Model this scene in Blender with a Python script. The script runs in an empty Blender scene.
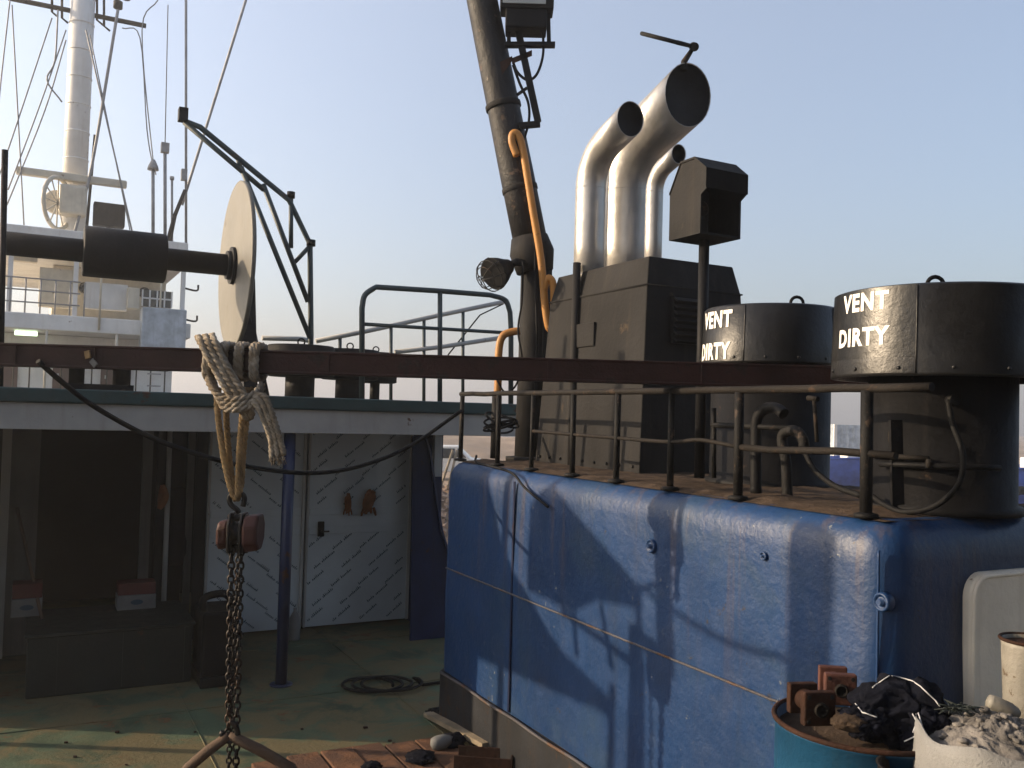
import bpy, bmesh, math, random
from mathutils import Vector, Matrix, noise
random.seed(7)
scene = bpy.context.scene
COL = scene.collection
V = Vector
R_ = math.radians

# ------------------------------------------------------------------ camera
FPX, W, H = 900.0, 1024, 768
EYE = V((0, 0, 2.2))
PITCH, ROLL = math.atan(30 / FPX), R_(1.6)
_f = V((0, math.cos(PITCH), math.sin(PITCH)))
_u0 = V((0, -math.sin(PITCH), math.cos(PITCH)))
_r0 = V((1, 0, 0))
_r = _r0 * math.cos(ROLL) + _u0 * math.sin(ROLL)
_u = _u0 * math.cos(ROLL) - _r0 * math.sin(ROLL)
cam = bpy.data.cameras.new('camera')
cam.sensor_width = 36
cam.lens = 36 * FPX / W
cam.clip_start = 0.05
cam.clip_end = 6000
camo = bpy.data.objects.new('camera', cam)
camo.matrix_world = Matrix(((_r.x, _u.x, -_f.x, EYE.x), (_r.y, _u.y, -_f.y, EYE.y), (_r.z, _u.z, -_f.z, EYE.z), (0, 0, 0, 1)))
COL.objects.link(camo)
scene.camera = camo

# ------------------------------------------------------------------ sky and sun
SUN_EL = R_(17)
SUN_H = V((-1, 0.03, 0)).normalized()            # horizontal direction towards the sun
TO_SUN = SUN_H * math.cos(SUN_EL) + V((0, 0, math.sin(SUN_EL)))
VEIL = (3.7, 3.75, 4.25)
world = bpy.data.worlds.new('World')
scene.world = world
world.use_nodes = True
wn = world.node_tree
bg = wn.nodes['Background']
sky = wn.nodes.new('ShaderNodeTexSky')
sky.sky_type = 'NISHITA'
sky.sun_disc = False
sky.sun_elevation = SUN_EL
sky.sun_rotation = math.atan2(SUN_H.x, SUN_H.y)
sky.altitude = 0
sky.air_density = 1.0
sky.dust_density = 5.0
sky.ozone_density = 2.0
# pale dust veil of the hazy evening air, brighter towards the sun all round the sky
wtc = wn.nodes.new('ShaderNodeTexCoord')
wdot = wn.nodes.new('ShaderNodeVectorMath'); wdot.operation = 'DOT_PRODUCT'
wdot.inputs[1].default_value = TO_SUN
wn.links.new(wtc.outputs['Generated'], wdot.inputs[0])
w1 = wn.nodes.new('ShaderNodeMath'); w1.operation = 'SUBTRACT'; w1.inputs[0].default_value = 2.2
wn.links.new(wdot.outputs['Value'], w1.inputs[1])
w2 = wn.nodes.new('ShaderNodeMath'); w2.operation = 'POWER'; w2.inputs[1].default_value = -1.5
wn.links.new(w1.outputs[0], w2.inputs[0])
w3 = wn.nodes.new('ShaderNodeVectorMath'); w3.operation = 'SCALE'
w3.inputs[0].default_value = VEIL
wn.links.new(w2.outputs[0], w3.inputs['Scale'])
w4 = wn.nodes.new('ShaderNodeVectorMath'); w4.operation = 'ADD'
wn.links.new(sky.outputs[0], w4.inputs[0])
wn.links.new(w3.outputs[0], w4.inputs[1])
wn.links.new(w4.outputs[0], bg.inputs[0])
bg.inputs[1].default_value = 0.15
sun = bpy.data.lights.new('sun', 'SUN')
sun.energy = 5.0
sun.angle = R_(0.5)
sun.color = (1.0, 0.78, 0.54)
suno = bpy.data.objects.new('sun', sun)
suno.rotation_euler = TO_SUN.to_track_quat('Z', 'Y').to_euler()
suno.location = (-30, 0, 20)
COL.objects.link(suno)
vs = scene.view_settings
vs.view_transform = 'Standard'
vs.look = 'None'
vs.exposure = 0.45
vs.gamma = 1.0

# ------------------------------------------------------------------ pixel and ship frames
def ray(px, py):
    return (_f + _r * ((px - W / 2) / FPX) + _u * ((H / 2 - py) / FPX))
FW = V((-0.4695, 0.883, 0)).normalized()          # ship forward
RT = V((FW.y, -FW.x, 0))                          # ship starboard
ORG = V((-0.48, 6.6, 0))                          # forward port corner of the casing
def S(a, b, z=0.0):
    return ORG + RT * a + FW * b + V((0, 0, z))
def on_plane(px, py, p0, n):
    d = ray(px, py)
    return EYE + d * ((p0 - EYE).dot(n) / d.dot(n))
def on_b(px, py, b): return on_plane(px, py, S(0, b), FW)
def on_a(px, py, a): return on_plane(px, py, S(a, 0), RT)
def on_y(px, py, y): return on_plane(px, py, V((0, y, 0)), V((0, 1, 0)))
def on_z(px, py, z): return on_plane(px, py, V((0, 0, z)), V((0, 0, 1)))
Z = V((0, 0, 1))

# ------------------------------------------------------------------ materials
def N(nt, kind, **kw):
    n = nt.nodes.new(kind)
    for k, v in kw.items():
        setattr(n, k, v)
    return n
def mat(name, col, rough=0.6, metal=0.0, var=0.25, scale=3.0, rust=0.0, rustcol=(0.12, 0.045, 0.018), rscale=5.0,
        bump=0.25, bscale=40.0, streak=0.0, streakcol=(0.05, 0.04, 0.03), spec=0.4, col2=None, mixscale=1.5, mixpos=0.5,
        chips=0.0, chipcol=(0.6, 0.6, 0.58), lump=0.0, lscale=8.0, emit=None, coat=0.0, k=0.5, runs=0.0):
    m = bpy.data.materials.new(name)
    col, rustcol, streakcol, chipcol = (tuple(c * k for c in q) for q in (col, rustcol, streakcol, chipcol))
    if col2: col2 = tuple(c * k for c in col2)
    m.use_nodes = True
    nt = m.node_tree
    L = nt.links.new
    b = nt.nodes['Principled BSDF']
    tc = N(nt, 'ShaderNodeTexCoord')
    def noi(sc, det=6.0, ro=0.6, vec=None, dist=0.0):
        n = N(nt, 'ShaderNodeTexNoise')
        n.inputs['Scale'].default_value = sc
        n.inputs['Detail'].default_value = det
        n.inputs['Roughness'].default_value = ro
        n.inputs['Distortion'].default_value = dist
        L(vec or tc.outputs['Object'], n.inputs['Vector'])
        return n.outputs['Fac']
    def ramp(src, p0, p1):
        r = N(nt, 'ShaderNodeMapRange')
        r.interpolation_type = 'SMOOTHSTEP'
        r.inputs[1].default_value = p0
        r.inputs[2].default_value = p1
        L(src, r.inputs[0])
        return r.outputs[0]
    def mix(fac, c1, c2, mode='MIX'):
        x = N(nt, 'ShaderNodeMix', data_type='RGBA', blend_type=mode)
        for s, v in ((x.inputs[0], fac), (x.inputs[6], c1), (x.inputs[7], c2)):
            if hasattr(v, 'is_output'):
                L(v, s)
            elif isinstance(v, (int, float)):
                s.default_value = v
            else:
                s.default_value = (*v, 1)
        return x.outputs[2]
    base = mix(ramp(noi(scale), 0.3, 0.7), tuple(c * (1 - var) for c in col), tuple(min(1, c * (1 + var)) for c in col))
    if col2:
        base = mix(ramp(noi(mixscale, 8, 0.65, dist=0.6), mixpos - 0.08, mixpos + 0.08), base, col2)
    if streak:
        mp = N(nt, 'ShaderNodeMapping')
        mp.inputs['Scale'].default_value = (14, 14, 0.9)
        L(tc.outputs['Object'], mp.inputs[0])
        s = ramp(noi(1.0, 5, 0.6, mp.outputs[0]), 0.5, 0.78)
        mu = N(nt, 'ShaderNodeMath', operation='MULTIPLY')
        L(s, mu.inputs[0]); mu.inputs[1].default_value = streak
        base = mix(mu.outputs[0], base, streakcol)
    if runs:      # rust and dirt runs that start at the top edge and fade out on the way down
        mp2 = N(nt, 'ShaderNodeMapping')
        mp2.inputs['Scale'].default_value = (9, 9, 0.35)
        L(tc.outputs['Object'], mp2.inputs[0])
        sx = N(nt, 'ShaderNodeSeparateXYZ'); L(tc.outputs['Object'], sx.inputs[0])
        r1 = N(nt, 'ShaderNodeMath', operation='MULTIPLY')
        L(ramp(noi(1.3, 6, 0.65, mp2.outputs[0]), 0.52, 0.66), r1.inputs[0]); L(ramp(sx.outputs[2], 0.7, 1.8), r1.inputs[1])
        r2 = N(nt, 'ShaderNodeMath', operation='MULTIPLY')
        L(r1.outputs[0], r2.inputs[0]); r2.inputs[1].default_value = runs
        base = mix(r2.outputs[0], base, (0.075, 0.055, 0.05))
        # scuffed, dusty lower band
        r3 = N(nt, 'ShaderNodeMath', operation='MULTIPLY')
        L(ramp(noi(5.0, 9, 0.75), 0.5, 0.62), r3.inputs[0]); r3.inputs[1].default_value = runs * 0.45
        base = mix(r3.outputs[0], base, (0.035, 0.05, 0.085))
    rg = None
    if rust:
        t = 0.665 - 0.3 * rust
        rf = ramp(noi(rscale, 10, 0.7), t, t + 0.05)
        rc = mix(noi(rscale * 6, 6), tuple(c * 0.5 for c in rustcol), tuple(c * 1.7 for c in rustcol))
        base = mix(rf, base, rc)
        rg = rf
    if chips:
        t = 0.70 - 0.25 * chips
        cf = ramp(noi(bscale * 0.5, 4, 0.7), t, t + 0.03)
        cm = N(nt, 'ShaderNodeMath', operation='MULTIPLY')
        L(cf, cm.inputs[0]); L(ramp(noi(1.6, 3), 0.5, 0.6), cm.inputs[1])
        base = mix(cm.outputs[0], base, chipcol)
    L(base, b.inputs['Base Color'])
    rn = N(nt, 'ShaderNodeMapRange')
    rn.inputs[3].default_value = max(0.05, rough - 0.14)
    rn.inputs[4].default_value = min(1, rough + 0.14)
    L(noi(scale * 4), rn.inputs[0])
    L(rn.outputs[0], b.inputs['Roughness'])
    b.inputs['Metallic'].default_value = metal
    b.inputs['Specular IOR Level'].default_value = spec
    if coat:
        b.inputs['Coat Weight'].default_value = coat
        b.inputs['Coat Roughness'].default_value = 0.15
    hgt = noi(bscale, 8, 0.65)
    if lump:
        ln = noi(lscale, 3, 0.5)
        ad = N(nt, 'ShaderNodeMath', operation='MULTIPLY_ADD')
        L(ln, ad.inputs[0]); ad.inputs[1].default_value = lump
        L(hgt, ad.inputs[2])
        hgt = ad.outputs[0]
    bp = N(nt, 'ShaderNodeBump')
    bp.inputs['Strength'].default_value = bump
    bp.inputs['Distance'].default_value = 0.01
    L(hgt, bp.inputs['Height'])
    L(bp.outputs[0], b.inputs['Normal'])
    if emit:
        b.inputs['Emission Color'].default_value = (*emit[0], 1)
        b.inputs['Emission Strength'].default_value = emit[1]
    return m

M = {}
M['blue'] = mat('blue_paint', (0.026, 0.120, 0.38), 0.42, var=0.16, scale=2.2, rust=0.10, rustcol=(0.10, 0.10, 0.13), rscale=9, bump=0.34, bscale=30,
                streak=0.4, streakcol=(0.05, 0.10, 0.2), col2=(0.045, 0.14, 0.34), mixscale=1.3, mixpos=0.56, chipcol=(0.5, 0.55, 0.6), lump=0.9, lscale=14, chips=0.24, runs=0.4, k=0.26, spec=0.3)
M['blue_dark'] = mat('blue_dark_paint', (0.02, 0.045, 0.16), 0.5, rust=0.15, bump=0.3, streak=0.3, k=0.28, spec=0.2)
M['plinth'] = mat('plinth_paint', (0.035, 0.038, 0.045), 0.6, var=0.35, rust=0.3, rustcol=(0.07, 0.04, 0.025), bump=0.5, bscale=22, streak=0.5, streakcol=(0.08, 0.05, 0.03), spec=0.1, k=0.4)
M['weld'] = mat('weld_bead', (0.13, 0.12, 0.13), 0.5, rust=0.4, rustcol=(0.16, 0.08, 0.04), bump=0.8, bscale=90)
M['grit'] = mat('sand_grit', (0.13, 0.092, 0.066), 0.95, var=0.4, scale=9, bump=1.0, bscale=70, spec=0.1, k=0.45)
M['black'] = mat('black_paint', (0.018, 0.018, 0.020), 0.58, var=0.3, rust=0.08, rustcol=(0.09, 0.06, 0.045), rscale=7, bump=0.35, bscale=30, streak=0.4, streakcol=(0.05, 0.045, 0.04), lump=0.8, k=0.42, spec=0.12)
M['blackfresh'] = mat('fresh_black_paint', (0.012, 0.012, 0.013), 0.33, var=0.3, bump=0.25, bscale=26, lump=1.0, lscale=7, k=0.3)
M['charcoal'] = mat('charcoal_paint', (0.052, 0.050, 0.050), 0.7, var=0.25, rust=0.12, rustcol=(0.12, 0.09, 0.065), rscale=4, bump=0.35, bscale=30, streak=0.55, streakcol=(0.11, 0.095, 0.08), lump=0.7, lscale=6, spec=0.08, k=0.36)
M['rail'] = mat('rail_black', (0.028, 0.027, 0.027), 0.62, rust=0.3, rustcol=(0.14, 0.10, 0.075), rscale=12, bump=0.5, bscale=60, spec=0.15, k=0.3)
M['raildust'] = mat('rail_dusty', (0.07, 0.06, 0.053), 0.7, rust=0.3, rustcol=(0.15, 0.10, 0.07), rscale=10, bump=0.5, bscale=60, spec=0.1, k=0.25)
M['silver'] = mat('aluminium_paint', (0.55, 0.53, 0.50), 0.34, metal=0.55, var=0.12, scale=4, rust=0.07, rustcol=(0.18, 0.13, 0.09), bump=0.2, bscale=20, streak=0.35, streakcol=(0.30, 0.27, 0.24), lump=1.2, lscale=5, k=0.75)
M['ventpaint'] = mat('vent_paint', (0.045, 0.045, 0.048), 0.36, var=0.3, scale=4, rust=0.05, rustcol=(0.12, 0.10, 0.08), bump=0.3, bscale=24, streak=0.45, streakcol=(0.08, 0.075, 0.07), lump=0.9, lscale=7, k=0.22, spec=0.3)
M['rigging'] = mat('galvanised_wire', (0.30, 0.30, 0.30), 0.6, bump=0.2, k=0.8)  # galvanised grey, lightened to carry the glare over the far rigging
M['tube'] = mat('peeling_crane_paint', (0.035, 0.033, 0.034), 0.5, var=0.3, rust=0.22, rustcol=(0.16, 0.11, 0.08), rscale=9, bump=0.7, bscale=35, chips=0.2, chipcol=(0.4, 0.34, 0.28), lump=1.0, k=0.45, spec=0.2)
M['hollow_black'] = mat('hollow_black', (0.010, 0.010, 0.012), 0.85, bump=0.4)  # near-black standing in for the shade inside pipe mouths and holes
M['redbeam'] = mat('red_oxide_beam', (0.085, 0.036, 0.032), 0.6, var=0.35, scale=4, rust=0.35, rustcol=(0.055, 0.035, 0.03), rscale=4, bump=0.5, bscale=40, k=0.34, spec=0.2)
M['rope'] = mat('rope_fibre', (0.46, 0.40, 0.32), 0.9, var=0.35, scale=14, bump=0.9, bscale=160, spec=0.15, col2=(0.30, 0.24, 0.17), mixscale=9, k=0.75)
M['ropegold'] = mat('rope_golden', (0.47, 0.31, 0.15), 0.8, var=0.35, scale=14, bump=0.9, bscale=160, spec=0.2, k=0.7)
M['hoistred'] = mat('hoist_red', (0.15, 0.055, 0.05), 0.55, rust=0.3, bump=0.3, k=0.3, spec=0.2)
M['steeldark'] = mat('dark_greasy_steel', (0.03, 0.027, 0.025), 0.5, metal=0.4, rust=0.4, rustcol=(0.09, 0.05, 0.03), bump=0.5)
M['chain'] = mat('chain_steel', (0.06, 0.05, 0.045), 0.5, metal=0.6, rust=0.5, rustcol=(0.10, 0.055, 0.03), bump=0.4, k=0.35)
M['strap'] = mat('brown_strap', (0.17, 0.105, 0.065), 0.85, var=0.3, bump=0.6, bscale=90)
M['yellow'] = mat('ochre_yellow_paint', (0.60, 0.27, 0.055), 0.5, var=0.2, rust=0.15, rustcol=(0.2, 0.09, 0.03), rscale=12, bump=0.3, k=0.6)
M['teal'] = mat('teal_paint', (0.055, 0.125, 0.125), 0.55, rust=0.2, bump=0.3, streak=0.3, k=0.42)
M['tealrail'] = mat('grey_teal_rail', (0.06, 0.09, 0.095), 0.5, rust=0.1, bump=0.3)
M['fascia'] = mat('white_fascia', (0.48, 0.47, 0.44), 0.55, var=0.12, scale=2, rust=0.05, bump=0.25, streak=0.35, streakcol=(0.28, 0.25, 0.21), k=0.72)
M['white'] = mat('white_ship_paint', (0.66, 0.65, 0.62), 0.5, var=0.1, scale=1.5, rust=0.06, bump=0.2, streak=0.25, streakcol=(0.45, 0.36, 0.27), k=1.0)
M['cream'] = mat('cream_paint', (0.55, 0.50, 0.40), 0.5, var=0.12, rust=0.06, bump=0.2, streak=0.25, streakcol=(0.35, 0.27, 0.18), k=0.95)
M['doorfilm'] = mat('film_covered_steel', (0.40, 0.44, 0.46), 0.38, metal=0.2, var=0.06, scale=2, bump=0.12, bscale=12, k=1.2)
M['filmprint'] = mat('film_print', (0.03, 0.09, 0.14), 0.5, var=0.2, bump=0.0)
M['brownwood'] = mat('brown_door', (0.11, 0.045, 0.035), 0.5, bump=0.2)
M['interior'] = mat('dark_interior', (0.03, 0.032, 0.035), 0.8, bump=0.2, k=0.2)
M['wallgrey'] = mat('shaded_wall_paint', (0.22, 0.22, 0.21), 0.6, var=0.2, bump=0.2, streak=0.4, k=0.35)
M['pole'] = mat('pole_blue', (0.02, 0.045, 0.15), 0.4, rust=0.1, bump=0.3, k=0.35)
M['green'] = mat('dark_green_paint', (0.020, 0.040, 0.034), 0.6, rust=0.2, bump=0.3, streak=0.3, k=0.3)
M['disc'] = mat('disc_beige', (0.42, 0.39, 0.32), 0.55, var=0.14, scale=1.6, rust=0.08, bump=0.25, bscale=18, streak=0.3, streakcol=(0.27, 0.22, 0.16), lump=0.8, k=0.3)
M['letters'] = mat('white_stencil', (0.80, 0.77, 0.70), 0.6, var=0.12, scale=20, bump=0.2, rustcol=(0.05, 0.05, 0.05), rscale=30, k=1.0, rust=0.02)
M['rubber'] = mat('black_rubber', (0.014, 0.014, 0.015), 0.7, var=0.3, bump=0.3, spec=0.15)
M['glass'] = mat('dark_glass', (0.02, 0.025, 0.03), 0.08, var=0.1, bump=0.0, spec=0.6)
M['lens'] = mat('lamp_lens', (0.45, 0.47, 0.46), 0.2, var=0.1, bump=0.05, k=0.8)
M['barrel'] = mat('barrel_blue', (0.016, 0.125, 0.27), 0.38, var=0.15, scale=3, rust=0.17, rustcol=(0.06, 0.04, 0.03), rscale=6, bump=0.35, bscale=25, streak=0.6, streakcol=(0.025, 0.09, 0.14), lump=0.8, k=0.4)
M['rusty'] = mat('rust_steel', (0.10, 0.045, 0.028), 0.75, var=0.45, scale=7, bump=0.7, rust=0.3, rustcol=(0.05, 0.03, 0.025), k=0.3, spec=0.15)
M['rustred'] = mat('red_rust_steel', (0.16, 0.055, 0.035), 0.65, var=0.4, scale=8, bump=0.6, rust=0.3, rustcol=(0.06, 0.03, 0.025), k=0.4)
M['plank'] = mat('rust_stained_plank', (0.26, 0.115, 0.05), 0.85, var=0.4, scale=5, bump=0.8, bscale=50, col2=(0.16, 0.075, 0.04), mixscale=4, k=0.5)
M['timber'] = mat('pale_timber', (0.30, 0.24, 0.16), 0.85, var=0.35, scale=6, bump=0.7, bscale=60, k=0.7)
M['denim'] = mat('dark_denim', (0.012, 0.014, 0.026), 0.95, var=0.3, scale=9, bump=0.6, bscale=140, spec=0.1, k=0.4)
M['stitch'] = mat('white_piping', (0.45, 0.45, 0.46), 0.8, bump=0.1, k=1)
M['sack'] = mat('woven_sack', (0.56, 0.56, 0.55), 0.8, var=0.15, scale=6, bump=0.6, bscale=120, k=0.36)
M['cement'] = mat('dusty_waste', (0.36, 0.335, 0.31), 0.95, var=0.3, scale=12, bump=1.0, bscale=60, spec=0.1, k=0.42)
M['pail'] = mat('dirty_white_pail', (0.55, 0.52, 0.45), 0.5, var=0.15, scale=6, rust=0.22, rustcol=(0.2, 0.13, 0.07), rscale=9, bump=0.4, streak=0.5, streakcol=(0.28, 0.2, 0.12), k=0.35)
M['doorwhite'] = mat('white_steel_door', (0.59, 0.54, 0.45), 0.5, var=0.1, scale=3, rust=0.14, rustcol=(0.2, 0.13, 0.08), rscale=5, bump=0.3, streak=0.35, streakcol=(0.33, 0.27, 0.2), k=1.45)
M['redbox'] = mat('red_card', (0.30, 0.03, 0.03), 0.7, bump=0.1, k=0.22)
M['whitebox'] = mat('white_card', (0.55, 0.55, 0.53), 0.7, bump=0.1, k=0.25)
M['orange'] = mat('orange_glove_cloth', (0.42, 0.16, 0.06), 0.9, var=0.3, scale=10, bump=0.6, k=0.5)
M['lampon'] = mat('lit_tube', (0.8, 0.9, 0.7), 0.5, bump=0.0, emit=((0.75, 1.0, 0.65), 1.6))
M['carwhite'] = mat('white_car_paint', (0.62, 0.62, 0.60), 0.25, var=0.05, bump=0.0, coat=0.5, k=1)
M['boatblue'] = mat('boat_blue', (0.03, 0.07, 0.30), 0.5, bump=0.2, k=1)
M['container'] = mat('pale_container', (0.38, 0.43, 0.48), 0.5, bump=0.2, streak=0.3, k=0.9)
M['rubble'] = mat('rubble_stone', (0.27, 0.18, 0.12), 0.95, var=0.4, scale=3, bump=1.0, bscale=20, k=0.9)
M['shore'] = mat('shore_sand', (0.30, 0.22, 0.155), 0.95, var=0.3, scale=0.3, bump=0.6, bscale=6, col2=(0.20, 0.145, 0.10), mixscale=0.1, k=0.9)
M['hull'] = mat('hull_paint', (0.03, 0.06, 0.18), 0.5, rust=0.2, bump=0.3, rscale=1)
M['deck'] = mat('worn_green_deck', (0.10, 0.14, 0.085), 0.75, var=0.4, scale=1.8, rustcol=(0.18, 0.095, 0.045), rscale=2.2, bump=0.6, bscale=35,
                col2=(0.20, 0.165, 0.085), mixscale=2.4, mixpos=0.48, chips=0.12, chipcol=(0.26, 0.22, 0.14), lump=0.6, lscale=4, spec=0.2, k=0.62, rust=0.25)
M['roofdeck'] = mat('roof_green_deck', (0.06, 0.10, 0.085), 0.7, rust=0.3, bump=0.4)

# ------------------------------------------------------------------ mesh helpers
def frame(d):
    d = d.normalized()
    h = Z if abs(d.z) < 0.95 else V((1, 0, 0))
    x = d.cross(h).normalized()
    return x, x.cross(d).normalized()
def crom(pts, n=6):
    pts = [V(p) for p in pts]
    P = [pts[0] * 2 - pts[1]] + pts + [pts[-1] * 2 - pts[-2]]
    out = []
    for i in range(1, len(P) - 2):
        p0, p1, p2, p3 = P[i - 1:i + 3]
        for k in range(n):
            t = k / n
            out.append(0.5 * ((2 * p1) + (p2 - p0) * t + (2 * p0 - 5 * p1 + 4 * p2 - p3) * t * t + (3 * p1 - p0 - 3 * p2 + p3) * t ** 3))
    out.append(pts[-1])
    return out
class MB:
    def __init__(s):
        s.v, s.f, s.smooth = [], [], []
    def add(s, vs, fs, smooth=False):
        o = len(s.v)
        s.v += [V(p) for p in vs]
        s.f += [tuple(i + o for i in f) for f in fs]
        s.smooth += [smooth] * len(fs)
        return s
    def hexa(s, p):      # 8 corners, bottom ring then top ring
        return s.add(p, [(3, 2, 1, 0), (4, 5, 6, 7), (0, 1, 5, 4), (1, 2, 6, 5), (2, 3, 7, 6), (3, 0, 4, 7)])
    def box(s, c, ex, ey, ez):     # centre and three half-vectors
        c = V(c)
        return s.hexa([c - ex - ey - ez, c + ex - ey - ez, c + ex + ey - ez, c - ex + ey - ez, c - ex - ey + ez, c + ex - ey + ez, c + ex + ey + ez, c - ex + ey + ez])
    def sbox(s, a0, a1, b0, b1, z0, z1):   # box in the ship frame
        return s.hexa([S(a0, b0, z0), S(a1, b0, z0), S(a1, b1, z0), S(a0, b1, z0), S(a0, b0, z1), S(a1, b0, z1), S(a1, b1, z1), S(a0, b1, z1)])
    def bar(s, p, q, w, h, up=Z):
        p, q = V(p), V(q)
        d = (q - p)
        x = d.cross(up).normalized()
        y = x.cross(d).normalized()
        return s.box((p + q) / 2, x * w / 2, d / 2, y * h / 2)
    def tube(s, path, r, n=10, cap=True, closed=False):
        path = [V(p) for p in path]
        m = len(path)
        rs = r if isinstance(r, (list, tuple)) else [r] * m
        vs, fs = [], []
        x = None
        for i, p in enumerate(path):
            if closed:
                d = path[(i + 1) % m] - path[i - 1]
            else:
                d = path[min(i + 1, m - 1)] - path[max(i - 1, 0)]
            if d.length < 1e-9: d = Z
            d = d.normalized()
            if x is None:
                x, y = frame(d)
            else:
                x = (x - d * x.dot(d))
                x = x.normalized() if x.length > 1e-6 else frame(d)[0]
                y = x.cross(d).normalized()
            for k in range(n):
                t = 2 * math.pi * k / n
                vs.append(p + (x * math.cos(t) + y * math.sin(t)) * rs[i])
        for i in range(m if closed else m - 1):
            j = (i + 1) % m
            for k in range(n):
                k2 = (k + 1) % n
                fs.append((i * n + k, j * n + k, j * n + k2, i * n + k2))
        s.add(vs, fs, True)
        if cap and not closed:
            o = len(s.v) - len(vs)
            s.f += [tuple(o + k for k in range(n)), tuple(o + (m - 1) * n + n - 1 - k for k in range(n))]
            s.smooth += [False, False]
        return s
    def cyl(s, p, q, r, n=16, r2=None):
        return s.tube([p, q], [r, r if r2 is None else r2], n)
    def lathe(s, c, prof, n=32, ax=Z, smooth=True, cap=True):     # prof: list of (radius, height)
        x, y = frame(ax)
        vs, fs = [], []
        for (r, h) in prof:
            for k in range(n):
                t = 2 * math.pi * k / n
                vs.append(V(c) + ax * h + (x * math.cos(t) + y * math.sin(t)) * r)
        m = len(prof)
        for i in range(m - 1):
            for k in range(n):
                k2 = (k + 1) % n
                fs.append((i * n + k, i * n + k2, (i + 1) * n + k2, (i + 1) * n + k))
        o = len(s.v)
        s.add(vs, fs, smooth)
        if cap:
            s.f += [tuple(o + n - 1 - k for k in range(n)), tuple(o + (m - 1) * n + k for k in range(n))]
            s.smooth += [False, False]
        return s
    def prism(s, pts, off):      # polygon extruded by vector off
        n = len(pts)
        pts = [V(p) for p in pts]
        return s.add(pts + [p + off for p in pts], [tuple(range(n - 1, -1, -1)), tuple(range(n, 2 * n))] + [(i, (i + 1) % n, n + (i + 1) % n, n + i) for i in range(n)])
    def build(s, name, m, parent=None, bevel=0.0, kind=None):
        me = bpy.data.meshes.new(name)
        o = bpy.data.objects.new(name, me)
        off = V((0, 0, 0))
        if parent is not None:
            o.parent = parent
            off = ROOT[parent.name]
        else:
            lo = V((min(p.x for p in s.v), min(p.y for p in s.v), min(p.z for p in s.v)))
            hi = V((max(p.x for p in s.v), max(p.y for p in s.v), max(p.z for p in s.v)))
            off = V(((lo.x + hi.x) / 2, (lo.y + hi.y) / 2, lo.z))
            o.location = off
        me.from_pydata([p - off for p in s.v], [], s.f)
        me.polygons.foreach_set('use_smooth', s.smooth)
        bm = bmesh.new()
        bm.from_mesh(me)
        bmesh.ops.recalc_face_normals(bm, faces=bm.faces)
        bm.to_mesh(me)
        bm.free()
        me.materials.append(M[m] if isinstance(m, str) else m)
        COL.objects.link(o)
        ROOT[o.name] = off
        if bevel:
            md = o.modifiers.new('bevel', 'BEVEL')
            md.width = bevel
            md.segments = 2
            md.limit_method = 'ANGLE'
        if kind: o['kind'] = kind
        return o
ROOT = {}
def thing(name, label, cat, loc, group=None):
    o = bpy.data.objects.new(name, None)
    o.empty_display_size = 0.1
    o.location = loc
    COL.objects.link(o)
    ROOT[o.name] = V(loc)
    o['label'] = label
    o['category'] = cat
    if group: o['group'] = group
    return o
def tag(o, label, cat, group=None):
    o['label'] = label
    o['category'] = cat
    if group: o['group'] = group
    return o
def struct(o):
    o['kind'] = 'structure'
    return o
def text_mesh(body, size, bold=0.0):
    cu = bpy.data.curves.new('t', 'FONT')
    cu.body = body
    cu.size = size
    cu.offset = bold
    cu.align_x = 'CENTER'
    cu.space_character = 1.13
    cu.resolution_u = 3
    ob = bpy.data.objects.new('t', cu)
    COL.objects.link(ob)
    dg = bpy.context.evaluated_depsgraph_get()
    me = bpy.data.meshes.new_from_object(ob.evaluated_get(dg))
    vs = [v.co.copy() for v in me.vertices]
    fs = [tuple(p.vertices) for p in me.polygons]
    bpy.data.objects.remove(ob)
    bpy.data.meshes.remove(me)
    bpy.data.curves.remove(cu)
    return vs, fs
def wave_sheet(verts_fn, nu, nv):
    vs = [verts_fn(i / nu, j / nv) for j in range(nv + 1) for i in range(nu + 1)]
    fs = [(j * (nu + 1) + i, j * (nu + 1) + i + 1, (j + 1) * (nu + 1) + i + 1, (j + 1) * (nu + 1) + i) for j in range(nv) for i in range(nu)]
    return vs, fs

# ================================================================== SETTING
mb = MB()
g = 400
mb.add([(-g, -g, -1.3), (g, -g, -1.3), (g, g, -1.3), (-g, g, -1.3)], [(0, 1, 2, 3)])
struct(mb.build('shore_ground', 'shore'))
# the ship's main deck and hull
deck_out = [(-5.6, -14), (3.05, -14), (3.05, 26), (1.8, 34), (-1.3, 40), (-4.4, 34), (-5.6, 26)]
mb = MB()
mb.add([S(a, b, 0) for a, b in deck_out], [tuple(range(len(deck_out)))])
deck = struct(mb.build('deck', 'deck'))
mb = MB()
n = len(deck_out)
mb.add([S(a, b, -0.006) for a, b in deck_out] + [S(a * 0.97 - 0.04, b * 0.99, -2.2) for a, b in deck_out], [(i, (i + 1) % n, n + (i + 1) % n, n + i) for i in range(n)] + [tuple(range(n))])
tag(mb.build('ship_hull', 'hull'), 'dark blue ship hull under the worn green deck', 'hull')

# rust stained planks on the deck, their forward edge running across the ship
pfwd = on_z(350, 746, 0.05)
bf = (pfwd - ORG).dot(FW)
for i in range(11):
    a0 = -2.25 + i * 0.21
    mb = MB()
    w = 0.2 + random.uniform(-0.006, 0.004)
    e = random.uniform(-0.03, 0.03)
    if a0 + w > -0.03: break
    zz = 0.045 + random.uniform(-0.006, 0.006) - 0.004 * abs(i - 6)
    mb.sbox(a0, a0 + w, bf - 2.4, bf + e, 0.002, zz)
    mb.build('plank', 'plank', deck, bevel=0.006)

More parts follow.
